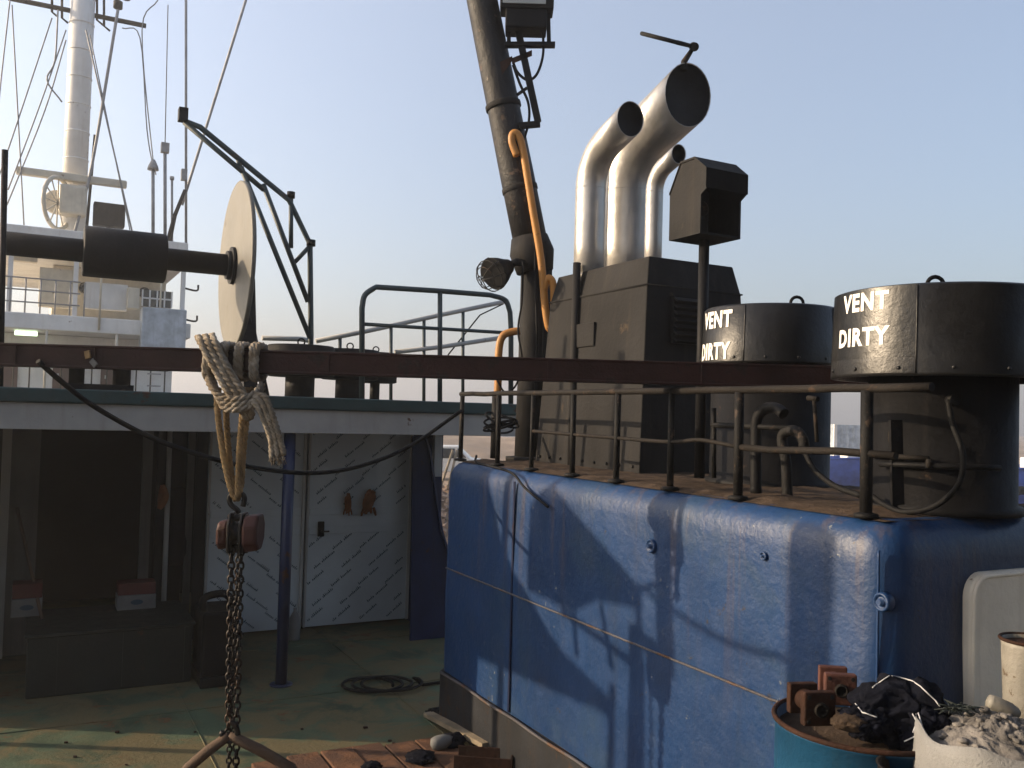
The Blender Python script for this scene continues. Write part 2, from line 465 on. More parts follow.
for i in range(6):
    mb = MB(); b_ = -5.0 + i * 1.45; mb.tube([S(-5.5 + k * .14, b_ + .004 * noise.noise(V((k, i, 0))), .002) for k in range(61)], .005, 5); mb.build('weld_seam', 'deck', deck)
for i in range(4):
    mb = MB(); a_ = -4.6 + i * 1.5; mb.tube([S(a_ + .004 * noise.noise(V((k, i, 3))), -6 + k * .2, .002) for k in range(60)], .005, 5); mb.build('weld_seam', 'deck', deck)
# ================================================================== BLUE CASING
CH, CB, CW = 1.85, -3.88, 1.42
casing = thing('deck_casing', 'long blue steel casing with rounded corners carrying the funnel and the two big vents', 'deckhouse', S(0, 0, 0))
def casing_outline(inset, rad=0.13, seg=6, step=0.09):
    a0, a1, b0, b1 = inset, CW - inset, CB + inset, -inset
    rr = max(0.03, rad - inset * 0.6)
    cs = [((a0 + rr, b0 + rr), 180), ((a1 - rr, b0 + rr), 270), ((a1 - rr, b1 - rr), 0), ((a0 + rr, b1 - rr), 90)]
    cor = []
    for (c, st) in cs:
        cor.append([(c[0] + rr * math.cos(R_(st + 90 * k / seg)), c[1] + rr * math.sin(R_(st + 90 * k / seg))) for k in range(seg + 1)])
    out = []
    counts = [20, 40, 16, 40]
    for i in range(4):
        out += cor[i]
        p, q = cor[i][-1], cor[(i + 1) % 4][0]
        for k in range(1, counts[i]):
            t = k / counts[i]
            out.append((p[0] + (q[0] - p[0]) * t, p[1] + (q[1] - p[1]) * t))
    return out
rings = [(0.0, 0.0)] + [(0.0, 0.1 * k) for k in range(1, 18)] + [(0.008, 1.76), (0.025, 1.80), (0.055, 1.832), (0.10, 1.85)]
mb = MB()
vs, fs = [], []
for (ins, z) in rings:
    for (a, b) in casing_outline(ins):
        p = S(a, b, z)
        w = noise.noise(p * 1.7) * 0.012 + noise.noise(p * 4.5) * 0.005
        d = V((a - CW / 2, b - CB / 2, 0))
        nrm = -RT if a < 0.2 else (-FW if b < CB + 0.2 else V((0, 0, 0)))
        vs.append(p + nrm * w)
nn = len(casing_outline(0))
for i in range(len(rings) - 1):
    for k in range(nn):
        k2 = (k + 1) % nn
        fs.append((i * nn + k, i * nn + k2, (i + 1) * nn + k2, (i + 1) * nn + k))
mb.add(vs, fs, True)
mb.f.append(tuple((len(rings) - 1) * nn + k for k in range(nn))); mb.smooth.append(False)
mb.build('shell', 'blue', casing)
# sandy grit lying on the casing top
mb = MB()
def grit_pt(u, v):
    a, b = 0.075 + u * (CW - 0.15), CB + 0.09 + v * (-CB - 0.17)
    edge = min(u * 14, (1 - u) * 14, v * 20, (1 - v) * 20, 1.0)
    return S(a, b, 1.846 + 0.016 * edge + edge * 0.02 * max(0, noise.noise(V((a * 5, b * 5, 3)))) + edge * 0.006 * noise.noise(V((a * 30, b * 30, 1))))
vs, fs = wave_sheet(grit_pt, 70, 90)
mb.add(vs, fs, True)
o = mb.build('grit_layer', 'grit', casing, kind='stuff')
# plinth strip round the foot
mb = MB()
pvs, pfs = [], []
pr_ = [(-0.022, 0.002), (-0.024, 0.335), (-0.004, 0.35), (0.03, 0.35)]
for (ins, z) in pr_:
    pvs += [S(a, b, z) - RT * (0.006 * noise.noise(V((b * 3, z * 5, 1)))) for a, b in casing_outline(ins)]
pn = len(casing_outline(0))
for i in range(3):
    pfs += [(i * pn + k, i * pn + (k + 1) % pn, (i + 1) * pn + (k + 1) % pn, (i + 1) * pn + k) for k in range(pn)]
mb.add(pvs, pfs, True)
mb.build('plinth', 'plinth', casing)
mb = MB()
mb.tube([S(-0.03, b, 0.35 + 0.004 * math.sin(b * 9)) for b in [-.12 + (CB + .24) * k / 60 for k in range(61)]], 0.010, 6)
mb.build('rubbing_strip', 'weld', casing)
# weld seams
mb = MB()
mb.tube([S(-0.006 + 0.004 * noise.noise(V((k, 0, 0))), -.1 + (CB + .2) * k / 120, 1.083 + 0.003 * noise.noise(V((k * 0.7, 5, 0)))) for k in range(121)], 0.0055, 6)
mb.build('weld_seam', 'weld', casing)
pv = on_a(513, 560, 0)
bv = (pv - ORG).dot(FW)
mb = MB(); mb.bar(S(-0.004, bv, 0.36), S(-0.004, bv, 1.78), 0.006, 0.02, FW); mb.build('weld_seam', 'blue_dark', casing)
mb = MB(); mb.tube([S(0.01 + 0.003 * noise.noise(V((k, 9, 0))), CB + 0.055, 0.35 + 1.40 * k / 50) for k in range(51)], 0.005, 6); mb.build('weld_seam', 'blue', casing)
# round bosses on the side
for (x, y, r) in ((652, 546, 0.026), (883, 602, 0.026), (765, 556, 0.014)):
    p = on_a(x, y, 0)
    mb = MB()
    mb.lathe(p + RT * 0.02, [(r * 1.35, 0), (r * 1.3, 0.03), (r, 0.036), (r * 0.95, 0.028), (r * 0.45, 0.028), (r * 0.4, 0.045)], 18, -RT)
    mb.build('screw_plug', 'blue', casing)
# white rounded door on the aft face
def rrect(a0, a1, z0, z1, r, b, seg=6):
    pts = []
    for (ca, cz, st) in ((a1 - r, z1 - r, 0), (a0 + r, z1 - r, 90), (a0 + r, z0 + r, 180), (a1 - r, z0 + r, 270)):
        for k in range(seg + 1):
            t = R_(st + 90 * k / seg)
            pts.append(S(ca + r * math.cos(t), b, cz + r * math.sin(t)))
    return pts
tl = on_b(963, 600, CB); tz = on_b(995, 570, CB).z
al = (tl - ORG).dot(RT)
mb = MB(); mb.prism(rrect(al, al + 0.74, 0.2, tz, 0.09, CB + 0.02), -FW * 0.055)
dr = mb.build('white_door', 'doorwhite', casing, bevel=0.012)
mb = MB()
pts = rrect(al + 0.012, al + 0.728, 0.212, tz - 0.012, 0.08, CB - 0.036)
mb.tube(pts, 0.009, 6, closed=True)
mb.build('door_rim', 'doorwhite', dr)

# ================================================================== CASING RAILING
AR = 0.09
railing = thing('casing_railing', 'low black pipe railing along the blue casing top edge', 'railing', S(AR, CB / 2, CH))
def rp(px, py): return on_a(px, py, AR)
bl, br = (rp(461, 397) - ORG).dot(FW), (rp(932, 386) - ORG).dot(FW)
ztop = 2.335
mb = MB()
mb.tube([S(AR, bl + (br - bl) * k / 20, ztop + 0.006 * noise.noise(V((k * 0.8, 0, 0)))) for k in range(21)], 0.017, 10)
mb.build('top_rail', 'raildust', railing)
for (x, r) in ((461, 0.02), (498, 0.02), (532, 0.018), (573, 0.02), (617, 0.02), (671, 0.02), (739, 0.024), (867, 0.026)):
    b = (rp(x, 440) - ORG).dot(FW)
    r -= .003
    mb = MB()
    mb.cyl(S(AR, b, CH - 0.005), S(AR + random.uniform(-.004, .004), b + random.uniform(-.004, .004), ztop - 0.01), r, 10)
    mb.lathe(S(AR, b, CH + 0.0), [(0.045, 0), (0.045, 0.014), (r, 0.02)], 12)
    mb.build('post', 'rail', railing)
mb = MB()
path = [rp(532, 431), rp(573, 434.5), rp(617, 438), rp(671, 442), rp(700, 440), rp(739, 447)]
mb.tube(crom(path, 4), 0.010, 8); mb.build('mid_rail', 'raildust', railing)
mb = MB()
path = [rp(739, 447), rp(770, 450), rp(835, 451), rp(896, 456)]
mb.tube(path, 0.015, 8); mb.build('mid_rail', 'raildust', railing)
# pipe odds and ends at the small vent
pk = thing('pipe_rack', 'black bent pipes and valve standing behind the railing by the smaller vent', 'pipework', S(0.3, -2.6, CH))
AP = 0.32
def pp(px, py): return on_a(px, py, AP)
q0 = pp(757, 440); q0.z = CH
mb = MB(); mb.tube(crom([q0, pp(756, 450), pp(757, 420), pp(765, 409), pp(776, 408), pp(784, 414)], 6), 0.026, 10); mb.build('bent_pipe', 'black', pk)
q1 = pp(788, 470); q1.z = CH
mb = MB(); mb.tube(crom([q1, pp(786, 462), pp(782, 440), pp(786, 432), pp(796, 431), pp(803, 440), pp(804, 447)], 6), 0.024, 12); mb.build('gooseneck', 'rail', pk)
mb = MB(); mb.cyl(pp(814, 398), pp(817, 442), 0.009, 8); mb.cyl(pp(808, 398), pp(818, 399), 0.012, 8); mb.build('valve_stem', 'raildust', pk)
mb = MB(); mb.cyl(pp(712, 425), pp(790, 428), 0.014, 8); mb.build('cross_bar', 'rail', pk)
mb = MB(); mb.cyl(pp(714, 408), pp(714, 478), 0.012, 8); mb.build('upright', 'rail', pk)
mb = MB(); q2 = pp(830, 470); q2.z = CH + 0.02; mb.tube(crom([pp(805, 452), pp(815, 470), pp(835, 486), pp(862, 496)], 6), 0.013, 8); mb.build('hose', 'rubber', pk)

# ================================================================== FUNNEL
funnel = thing('funnel', 'tapered charcoal funnel box with three silver exhaust pipes on top', 'funnel', S(1.2, -0.5, CH))
c0 = V((0.8, 5.5, 0))
fa, fb = (c0 - ORG).dot(RT), (c0 - ORG).dot(FW)
LF, WR = 1.22, 0.82
def frect(ia, ib, z): return [S(fa + ia, fb + ib, z), S(fa + WR - ia, fb + ib, z), S(fa + WR - ia, fb + LF - ib, z), S(fa + ia, fb + LF - ib, z)]
mb = MB()
lv = [frect(-0.035, -0.03, CH + 0.002), frect(0.03, 0.02, 3.02), frect(0.07, 0.06, 3.21)]
vs = [p for l in lv for p in l]
fs = [(i * 4 + k, i * 4 + (k + 1) % 4, (i + 1) * 4 + (k + 1) % 4, (i + 1) * 4 + k) for i in range(2) for k in range(4)] + [(8, 9, 10, 11), (3, 2, 1, 0)]
mb.add(vs, fs)
fbox = mb.build('box', 'charcoal', funnel, bevel=0.008)
mb = MB()
for z in (3.024,):
    mb.tube([p + V((0, 0, 0)) for p in frect(0.026, 0.016, z)], 0.006, 6, closed=True)
mb.build('weld_seam', 'charcoal', fbox)
# drain pipe up the sunlit face
p_lo, p_hi = on_a(571, 470, fa - 0.03), on_a(577, 263, fa + 0.02)
mb = MB(); mb.cyl(V((p_lo.x, p_lo.y, CH)), p_hi, 0.028, 10); mb.build('drain_pipe', 'charcoal', funnel)
for k in range(9):
    p = frect(-0.035 + .065 * .1, -0.03, CH)[0].lerp(frect(-0.035, -0.03, CH)[3], (k + .5) / 9)
    mb = MB(); mb.lathe(p + Z * .05 - RT * .002, [(.011, -.004), (.011, .008), (.006, .012)], 6, -RT); mb.build('bolt', 'charcoal', fbox)
for (u_, z_) in ((.55, 2.25), (.55, 2.75)):
    mb = MB(); p = S(fa + .01, fb + LF * u_, z_); mb.box(p, RT * .012, FW * .11, Z * .08); mb.build('name_plate', 'charcoal', fbox, bevel=.003)
# louvre on the aft face
lp0, lp1 = on_b(672, 296, fb), on_b(698, 345, fb)
la0, la1 = (lp0 - ORG).dot(RT), (lp1 - ORG).dot(RT)
mb = MB(); mb.sbox(la0, la1, fb - 0.022, fb + 0.05, lp1.z, lp0.z)
lou = mb.build('louvre', 'black', funnel)
ns = 7
for k in range(ns):
    z = lp1.z + (k + 0.5) * (lp0.z - lp1.z) / ns
    mb = MB()
    mb.box(S((la0 + la1) / 2, fb - 0.035, z), RT * (la1 - la0) * 0.5, (-FW * 0.022 - Z * 0.014), Z * 0.004 - FW * 0.003)
    mb.build('louvre_slat', 'charcoal', lou)
# three exhaust pipes
def exhaust(px, d, r, lens, zopen, bend=72, flare=1.0, gap=0.0):
    base = on_y(px, 256, d)
    ax = -FW
    base.z = 3.05
    # arc radius so that the mouth lies 'lens' aft of the base and its centre at zopen
    th = R_(bend)
    rad = lens * 0.45 / (1 - math.cos(th))
    rest = lens - rad * (1 - math.cos(th))
    tl_ = rest / math.sin(th)
    zarc = zopen - tl_ * math.cos(th) - rad * math.sin(th)
    path = [base, V((base.x, base.y, (zarc + base.z) / 2)), V((base.x, base.y, zarc))]
    for k in range(1, 11):
        t = th * k / 10
        path.append(V((base.x, base.y, zarc)) + ax * rad * (1 - math.cos(t)) + Z * rad * math.sin(t))
    e = path[-1] + (ax * math.sin(th) + Z * math.cos(th)) * tl_
    path.append(e)
    mb = MB()
    mb.tube(path, [r] * len(path), 28, cap=False)
    dirv = (path[-1] - path[-2]).normalized()
    cut = (-FW - Z * 0.10).normalized()
    for i in range(len(mb.v) - 28, len(mb.v)):          # mouth cut off upright
        mb.v[i] = mb.v[i] - dirv * ((mb.v[i] - e).dot(cut) / dirv.dot(cut))
    rim = [mb.v[i].copy() for i in range(len(mb.v) - 28, len(mb.v))]
    o = mb.build('exhaust_pipe', 'silver', funnel)
    so = o.modifiers.new('solid', 'SOLIDIFY'); so.thickness = 0.004; so.offset = 1
    mb = MB()
    inn = [e + (q - e) * 0.99 - dirv * 0.004 for q in rim]
    dee = [e + (q - e) * 0.96 - dirv * 0.045 for q in rim]
    mb.add(inn + dee, [(k, (k + 1) % 28, 28 + (k + 1) % 28, 28 + k) for k in range(28)] + [tuple(28 + k for k in range(28))], True)
    mb.build('dark_mouth_plug', 'hollow_black', o)  # black plug just inside the rim paints the dark pipe hollow
    mb = MB()
    x, y = frame(Z)
    mb.tube([V((base.x, base.y, zarc)) + (x * math.cos(2 * math.pi * k / 28) + y * math.sin(2 * math.pi * k / 28)) * (r + 0.001) for k in range(28)], 0.005, 6, closed=True)
    mb.build('weld_ring', 'silver', o)
    for ii in (8, 12):
        dd = (path[ii + 1] - path[ii - 1]).normalized() if ii < 12 else dirv
        x, y = frame(dd)
        mb = MB(); mb.tube([path[ii] + (x * math.cos(2 * math.pi * k / 28) + y * math.sin(2 * math.pi * k / 28)) * (r + 0.001) for k in range(28)], 0.0035, 6, closed=True); mb.build('weld_ring', 'silver', o)
    mb = MB()
    mb.lathe(base + Z * 0.12, [(r * 1.0, 0), (r * 1.07, 0), (r * 1.07, 0.03), (r, 0.03)], 28)
    mb.build('base_ring', 'silver', o)
    return o, e, dirv
exhaust(589, 6.36, 0.104, 0.47, 4.19)
big, be, bd = exhaust(627, 6.70, 0.194, 0.68, 4.42)
exhaust(653, 5.95, 0.054, 0.25, 3.90)
# rain flap standing open on the large pipe
pL, pR, pH = on_y(640, 33, 6.08), on_y(691, 46, 6.08), on_y(684, 62, 6.08)
u1 = (pR - pL)
vw = ((pL + pR) / 2 - EYE).normalized()
u1n = u1.normalized()
v1 = (vw - u1n * vw.dot(u1n)).normalized()
cn = (pL + pR) / 2
nn1 = u1n.cross(v1)
mb = MB(); mb.lathe(cn, [(u1.length / 2 * 0.95, -0.014), (u1.length / 2, -0.008), (u1.length / 2, 0.008), (u1.length / 2 * 0.95, 0.014)], 28, nn1)
fl = mb.build('rain_flap', 'charcoal', big)
mb = MB(); mb.tube([pR - u1n * 0.1, pR + u1n * 0.02, pH, pH - Z * 0.06], [0.016, 0.022, 0.022, 0.024], 10); mb.build('flap_hinge', 'charcoal', big)
mb = MB(); mb.cyl(pR + u1n * 0.02 - v1 * 0.06, pR + u1n * 0.02 + v1 * 0.06, 0.03, 12); mb.build('hinge_pin', 'charcoal', big)

# ================================================================== HOODED BOX ON POST
dpost = 5.2
pb = on_y(703, 300, dpost); pb.z = CH
hood = thing('hooded_box', 'grey hooded metal lamp box with open front on a black post behind the smaller vent', 'lamp box', pb)
zb, zt = on_y(703, 240, dpost).z, on_y(703, 166, dpost).z
mb = MB(); mb.cyl(pb - Z * 0.003, V((pb.x, pb.y, zb + 0.01)), 0.031, 12); mb.build('post', 'black', hood)
def hb(a, b, z): return V((pb.x, pb.y, 0)) + RT * a + FW * b + Z * z
wd, dp = 0.142, 0.14
zs = zb + (zt - zb) * 0.62
mb = MB()
t = 0.012
for sgn in (-1, 1):     # side plates with sloped hood profile
    prof = [(-dp, zb), (dp, zb), (dp, zs), (dp * 0.3, zt), (-dp * 0.6, zt), (-dp * 1.35, zs + 0.08), (-dp * 1.35, zs - 0.02), (-dp, zs - 0.05)]
    mb.prism([hb(sgn * wd - t / 2, b, z) for b, z in prof], RT * t)
mb.build('side_plate', 'charcoal', hood)
mb = MB()
mb.hexa([hb(-wd, dp - t, zb), hb(wd, dp - t, zb), hb(wd, dp, zb), hb(-wd, dp, zb), hb(-wd, dp - t, zs), hb(wd, dp - t, zs), hb(wd, dp, zs), hb(-wd, dp, zs)])
mb.build('back_plate', 'charcoal', hood)
mb = MB(); mb.hexa([hb(-wd, -dp, zb), hb(wd, -dp, zb), hb(wd, dp, zb), hb(-wd, dp, zb), hb(-wd, -dp, zb + t), hb(wd, -dp, zb + t), hb(wd, dp, zb + t), hb(-wd, dp, zb + t)]); mb.build('floor_plate', 'charcoal', hood)
mb = MB()
rp_ = [(dp, zs), (dp * 0.3, zt), (-dp * 0.6, zt), (-dp * 1.35, zs + 0.08), (-dp * 1.35, zs - 0.02)]
for (b0, z0), (b1, z1) in zip(rp_[:-1], rp_[1:]):
    mb.hexa([hb(-wd - t, b0, z0), hb(wd + t, b0, z0), hb(wd + t, b1, z1), hb(-wd - t, b1, z1), hb(-wd - t, b0, z0 + t), hb(wd + t, b0, z0 + t), hb(wd + t, b1, z1 + t), hb(-wd - t, b1, z1 + t)])
mb.build('hood', 'charcoal', hood)
mb = MB()
mb.box(hb(-0.05, 0.03, zb + 0.16), RT * 0.06, FW * 0.05, Z * 0.12)
gi = mb.build('gauge_box', 'black', hood, bevel=0.005)
mb = MB(); mb.lathe(hb(-0.05, -0.02, zb + 0.17), [(0.045, 0), (0.045, 0.02), (0.036, 0.024)], 18, -FW); mb.build('dial', 'raildust', gi)

# ================================================================== BIG VENTS
def ring_text(mbx, body, size, c, r, ang, z, bold, sx=1.0, tp=None):
    vs, fs = text_mesh(body, size, bold)
    out = []
    for v in vs:
        t = ang + v.x * sx / r
        zz = z + v.y
        rr = r + (tp[0] * (1 - (zz - tp[1]) / (tp[2] - tp[1])) if tp else 0)
        out.append(V((c.x + rr * math.sin(t), c.y - rr * math.cos(t), zz)))
    mbx.add(out, fs)
def vent(label, c, rcap, z0, z1, rstem, lift, ang, lets, slope=0.012, patch=None):
    t = thing('mushroom_vent', label, 'vent', V((c.x, c.y, CH)), 'big black vents lettered VENT DIRTY')
    mb = MB(); mb.lathe(V((c.x, c.y, CH)), [(rstem * 1.08, 0.0), (rstem * 1.08, 0.03), (rstem, 0.035), (rstem, z0 + 0.1 - CH)], 48); mb.build('stem', 'black', t)
    mb = MB()
    mb.lathe(V((c.x, c.y, 0)), [(rcap - 0.014, z0 + 0.0), (rcap + slope, z0), (rcap + slope, z0 + 0.012), (rcap, z1 - 0.01), (rcap - 0.012, z1), (0.02, z1 + 0.015)], 72, cap=False)
    mb.lathe(V((c.x, c.y, 0)), [(rcap - 0.014, z0), (rcap - 0.03, z0 + 0.08), (0.02, z0 + 0.09)], 72, cap=False)
    cap = mb.build('cap', 'ventpaint', t)
    for sd in (-20, 60, 150, 240):
        tt = R_(sd) - 0.3
        mb = MB(); mb.tube([V((c.x + (rcap + slope * (1 - w_)) * math.sin(tt), c.y - (rcap + slope * (1 - w_)) * math.cos(tt), z0 + (z1 - z0) * w_)) for w_ in (0.02, .25, .5, .75, .97)], .0035, 6); mb.build('weld_seam', 'ventpaint', cap)
    for q_ in range(14):
        tt = 2 * math.pi * q_ / 14 + .1
        rr = rcap + slope
        pp_ = V((c.x + rr * math.sin(tt), c.y - rr * math.cos(tt), z0 + .03))
        nb = V((math.sin(tt), -math.cos(tt), 0))
        mb = MB(); mb.lathe(pp_ - nb * .003, [(.008, 0), (.008, .006), (.004, .009)], 6, nb); mb.build('bolt', 'ventpaint', cap)
    ex = V((c.x, c.y, 0)) + V((lift, 0.0, z1 + 0.045))
    mb = MB()
    mb.tube([ex + V((0.035 * math.cos(2 * math.pi * k / 16), 0, 0.035 * math.sin(2 * math.pi * k / 16))) for k in range(16)], 0.009, 8, closed=True)
    mb.cyl(ex - Z * 0.034, ex - Z * 0.06, 0.014, 8)
    mb.build('lifting_eye', 'black', t)
    if patch:
        a0, a1, zz0, zz1 = patch
        mb = MB()
        def sp(u, v):
            tt = a0 + (a1 - a0) * u
            zz = zz0 + (zz1 - zz0) * v
            rr = rcap + slope * (1 - (zz - z0) / (z1 - z0)) + 0.0015
            return V((c.x + rr * math.sin(tt), c.y - rr * math.cos(tt), zz))
        vs, fs = wave_sheet(sp, 20, 1)
        mb.add(vs, fs, True)
        mb.build('paint_patch', 'blackfresh', cap)
    for (body, zc, size, sx, dang) in lets:
        mb = MB()
        ring_text(mb, body, size, c, rcap + 0.0032, R_(ang + dang), zc, size * 0.04, sx, (slope, z0, z1))
        mb.build('lettering', 'letters', cap)
    return t, cap
cB = V((1.795, 3.76, 0))
zz0, zz1 = 2.39, 2.745
vb, capb = vent('larger round black vent lettered VENT DIRTY with hose looped on its stem', cB, 0.425, zz0, zz1, 0.285, -0.03, -69,
                [('VENT', 2.655, 0.098, .92, 1), ('DIRTY', 2.515, 0.098, .92, -1)], patch=(R_(-112), R_(-37), 2.462, 2.74))
cS = V((1.42, 4.95, 0))
vsm, caps = vent('smaller round black vent lettered VENT DIRTY close by the funnel louvre', cS, 0.362, 2.50, 2.81, 0.318, 0.14, -70,
                 [('VENT', 2.695, 0.12, 0.76, 2), ('DIRTY', 2.525, 0.12, 0.72, -1)])
# F2 mark and fittings on the larger stem
mb = MB(); ring_text(mb, 'F2', 0.062, cB, 0.2885, R_(-62), 2.13, 0.0008, 1.0); mb.build('stem_mark', 'raildust', vb)
def on_stem(px, py, extra):
    d = ray(px, py)
    o = EYE - V((cB.x, cB.y, 0))
    r = 0.285 + extra
    A = d.x ** 2 + d.y ** 2; B = 2 * (o.x * d.x + o.y * d.y); C = o.x ** 2 + o.y ** 2 - r * r
    disc = max(0, B * B - 4 * A * C)
    return EYE + d * ((-B - math.sqrt(disc)) / (2 * A))
mb = MB()
mb.tube(crom([on_stem(948, 400, .02), on_stem(953, 425, .05), on_stem(963, 455, .10), on_stem(958, 485, .11), on_stem(935, 506, .10), on_stem(905, 512, .08), on_stem(885, 505, .06), on_stem(872, 496, .05)], 8), 0.011, 8)
mb.build('hose', 'rubber', vb)
mb = MB(); mb.lathe(on_stem(948, 400, -0.02), [(0.022, 0), (0.022, 0.05)], 12, V((0.1, -1, 0)).normalized()); mb.build('hose_union', 'black', vb)
mb = MB(); mb.tube([on_stem(868, 455, .03), on_stem(900, 457, .03), on_stem(929, 459, .03)], 0.011, 8); mb.tube([on_stem(929, 459, .03), on_stem(929, 468, .03)], 0.013, 8); mb.build('conduit', 'raildust', vb)
mb = MB(); mb.tube([on_stem(x, 464 + (x - 880) * 0.035, .025) for x in range(880, 1010, 12)], 0.012, 8); mb.build('conduit', 'black', vb)
mb = MB(); mb.bar(on_stem(896, 420, .012), on_stem(898, 515, .012), 0.05, 0.02, V((0, 1, 0))); mb.build('cable_duct', 'black', vb)
# fittings on smaller stem: handwheel
mb = MB()
hw = on_plane(795, 470, V((1.25, 4.62, 0)), V((0, 1, 0)))

# ================================================================== RED BEAM, ROPE, HOIST
BY, BZ, BH = 4.40, 2.42, 0.112
beam = thing('steel_beam', 'long red-brown steel beam crossing above the deck', 'beam', V((-3.6, BY, 0)))
mb = MB()
prof = [(-.05, -.056), (.05, -.056), (.05, -.046), (.005, -.044), (.005, .044), (.05, .046), (.05, .056), (-.05, .056), (-.05, .046), (-.046, .044), (-.046, -.044), (-.05, -.046)]
for i in range(1):
    mb.prism([V((-3.7, BY + y, BZ + z)) for y, z in prof], V((5.85, 0, 0)))
mb.build('girder', 'redbeam', beam, bevel=0.003)
mb = MB(); mb.bar(V((-3.62, BY + .22, 0.001)), V((-3.62, BY + .22, BZ + .05)), 0.06, 0.06, V((0, 1, 0))); mb.bar(V((-3.62, BY + .04, BZ)), V((-3.62, BY + .2, BZ)), .05, .08); mb.build('leg', 'redbeam', beam)
mb = MB(); mb.bar(V((2.05, BY, CH)), V((2.05, BY, BZ - 0.057)), 0.08, 0.08, V((0, 1, 0))); mb.build('leg', 'redbeam', beam)
for x in (20, 98, 330, 548, 700):
    p = on_y(x, 370, BY)
    mb = MB(); mb.box(V((p.x, BY - 0.049, BZ)), V((0.004, 0, 0)), V((0, 0.004, 0)), V((0, 0, 0.044))); mb.build('stiffener', 'redbeam', beam)
p = on_y(93, 350, BY); mb = MB(); mb.box(V((p.x, BY - 0.052, BZ + 0.01)), V((.012, 0, .004)), V((0, .008, 0)), V((-.004, 0, .018))); mb.build('torn_tag', 'ropegold', beam)
p = on_y(99, 355, BY); mb = MB(); mb.box(V((p.x, BY - 0.053, BZ - 0.03)), V((.008, 0, .01)), V((0, .005, 0)), V((-.012, 0, .014))); mb.build('torn_tag', 'whitebox', beam)

def rope(mbx, pts, r=0.02, n=8, pitch=0.10):
    path = crom(pts, n)
    # resample
    seg = []
    tot = 0
    for p, q in zip(path[:-1], path[1:]):
        L_ = (q - p).length
        k = max(1, int(L_ / 0.012))
        for i in range(k):
            seg.append((p.lerp(q, i / k), tot + L_ * i / k))
        tot += L_
    seg.append((path[-1], tot))
    for s3 in range(3):
        out = []
        x = None
        for i, (p, l) in enumerate(seg):
            d = (seg[min(i + 1, len(seg) - 1)][0] - seg[max(0, i - 1)][0])
            d = d.normalized() if d.length > 1e-9 else Z
            if x is None: x, y = frame(d)
            else:
                x = (x - d * x.dot(d)).normalized(); y = x.cross(d).normalized()
            t = 2 * math.pi * (l / pitch + s3 / 3)
            out.append(p + (x * math.cos(t) + y * math.sin(t)) * r * 0.48)
        mbx.tube(out, r * 0.56, 6)
rk = on_y(240, 405, BY)
lash = thing('rope_lashing', 'thick pale mooring rope wound round the red-brown beam and knotted', 'rope', V((rk.x, BY, BZ)))
mb = MB()
xs0, xs1 = on_y(208, 360, BY).x, on_y(262, 360, BY).x
hw_, hh = 0.075, 0.082
for k in range(8):
    cx = xs0 + (xs1 - xs0) * k / 7
    sl = -0.012 if k % 2 else 0.014
    lp = []
    for i in range(13):
        t = 2 * math.pi * i / 12 + 0.4
        c_, s_ = math.cos(t), math.sin(t)
        q = max(abs(c_), abs(s_))
        lp.append(V((cx + sl * math.sin(t / 2) + random.uniform(-.003, .003), BY + hw_ * c_ / q * 0.96, BZ + hh * s_ / q * 0.96)))
    rope(mb, lp, 0.0185, 4)
mb.build('coil', 'rope', lash)
yf = BY - 0.11
mb = MB()
for k in range(3):
    o_ = 7 * k
    rope(mb, [on_y(198 + o_, 337 - k, BY - 0.02), on_y(202 + o_, 345, yf), on_y(218 + o_, 375, yf - 0.02), on_y(232 + o_, 398, yf - 0.03), on_y(243 + o_ * .6, 412, yf - 0.01), on_y(246 + o_ * .3, 418, yf + .03)], 0.0185, 5)
for k in range(3):
    rope(mb, [on_y(206 + 3 * k, 372 + 3 * k, yf + .08), on_y(212 + 3 * k, 388 + 4 * k, yf), on_y(225, 398 + 5 * k, yf - .02), on_y(240, 399 + 5 * k, yf - .04), on_y(254, 394 + 5 * k, yf - .01), on_y(262, 384 + 4 * k, yf + .07)], 0.0185, 5)
mb.build('knot', 'rope', lash)
mb = MB()
hk = on_y(237, 500, BY - 0.03)
for (x0, x1, dy) in ((217, 230, -.06), (226, 233, -.02), (243, 238, -.07), (248, 241, -.02)):
    rope(mb, [on_y(x0 + 2, 388, BY - .05), on_y(x0, 405, BY + dy), on_y((x0 + x1) / 2 - 1, 450, BY + dy), on_y(x1, 486, BY - .03 + dy * .3), hk + V((0, dy * .2, 0.0))], 0.0165, 5, 0.07)
mb.build('hanging_strand', 'ropegold', lash)
mb = MB()
for k in range(3):
    rope(mb, [on_y(240 + 4 * k, 398, yf), on_y(254 + 5 * k, 402 - 3 * k, yf - .03), on_y(264 + 4 * k, 420 - 3 * k, yf - .03), on_y(271 + 4 * k, 440 - 2 * k, yf - .02), on_y(272 + 6 * k, 459 - 2 * k, yf - .02)], 0.0165, 5, 0.07)
for k in range(26):
    p = on_y(270 + random.random() * 16, 456 + random.random() * 3, yf - .02 + random.uniform(-.02, .02))
    mb.tube([p, p + V((random.uniform(-.012, .012), random.uniform(-.01, .01), -random.uniform(.012, .035)))], 0.0022, 4)
mb.build('frayed_tail', 'rope', lash)

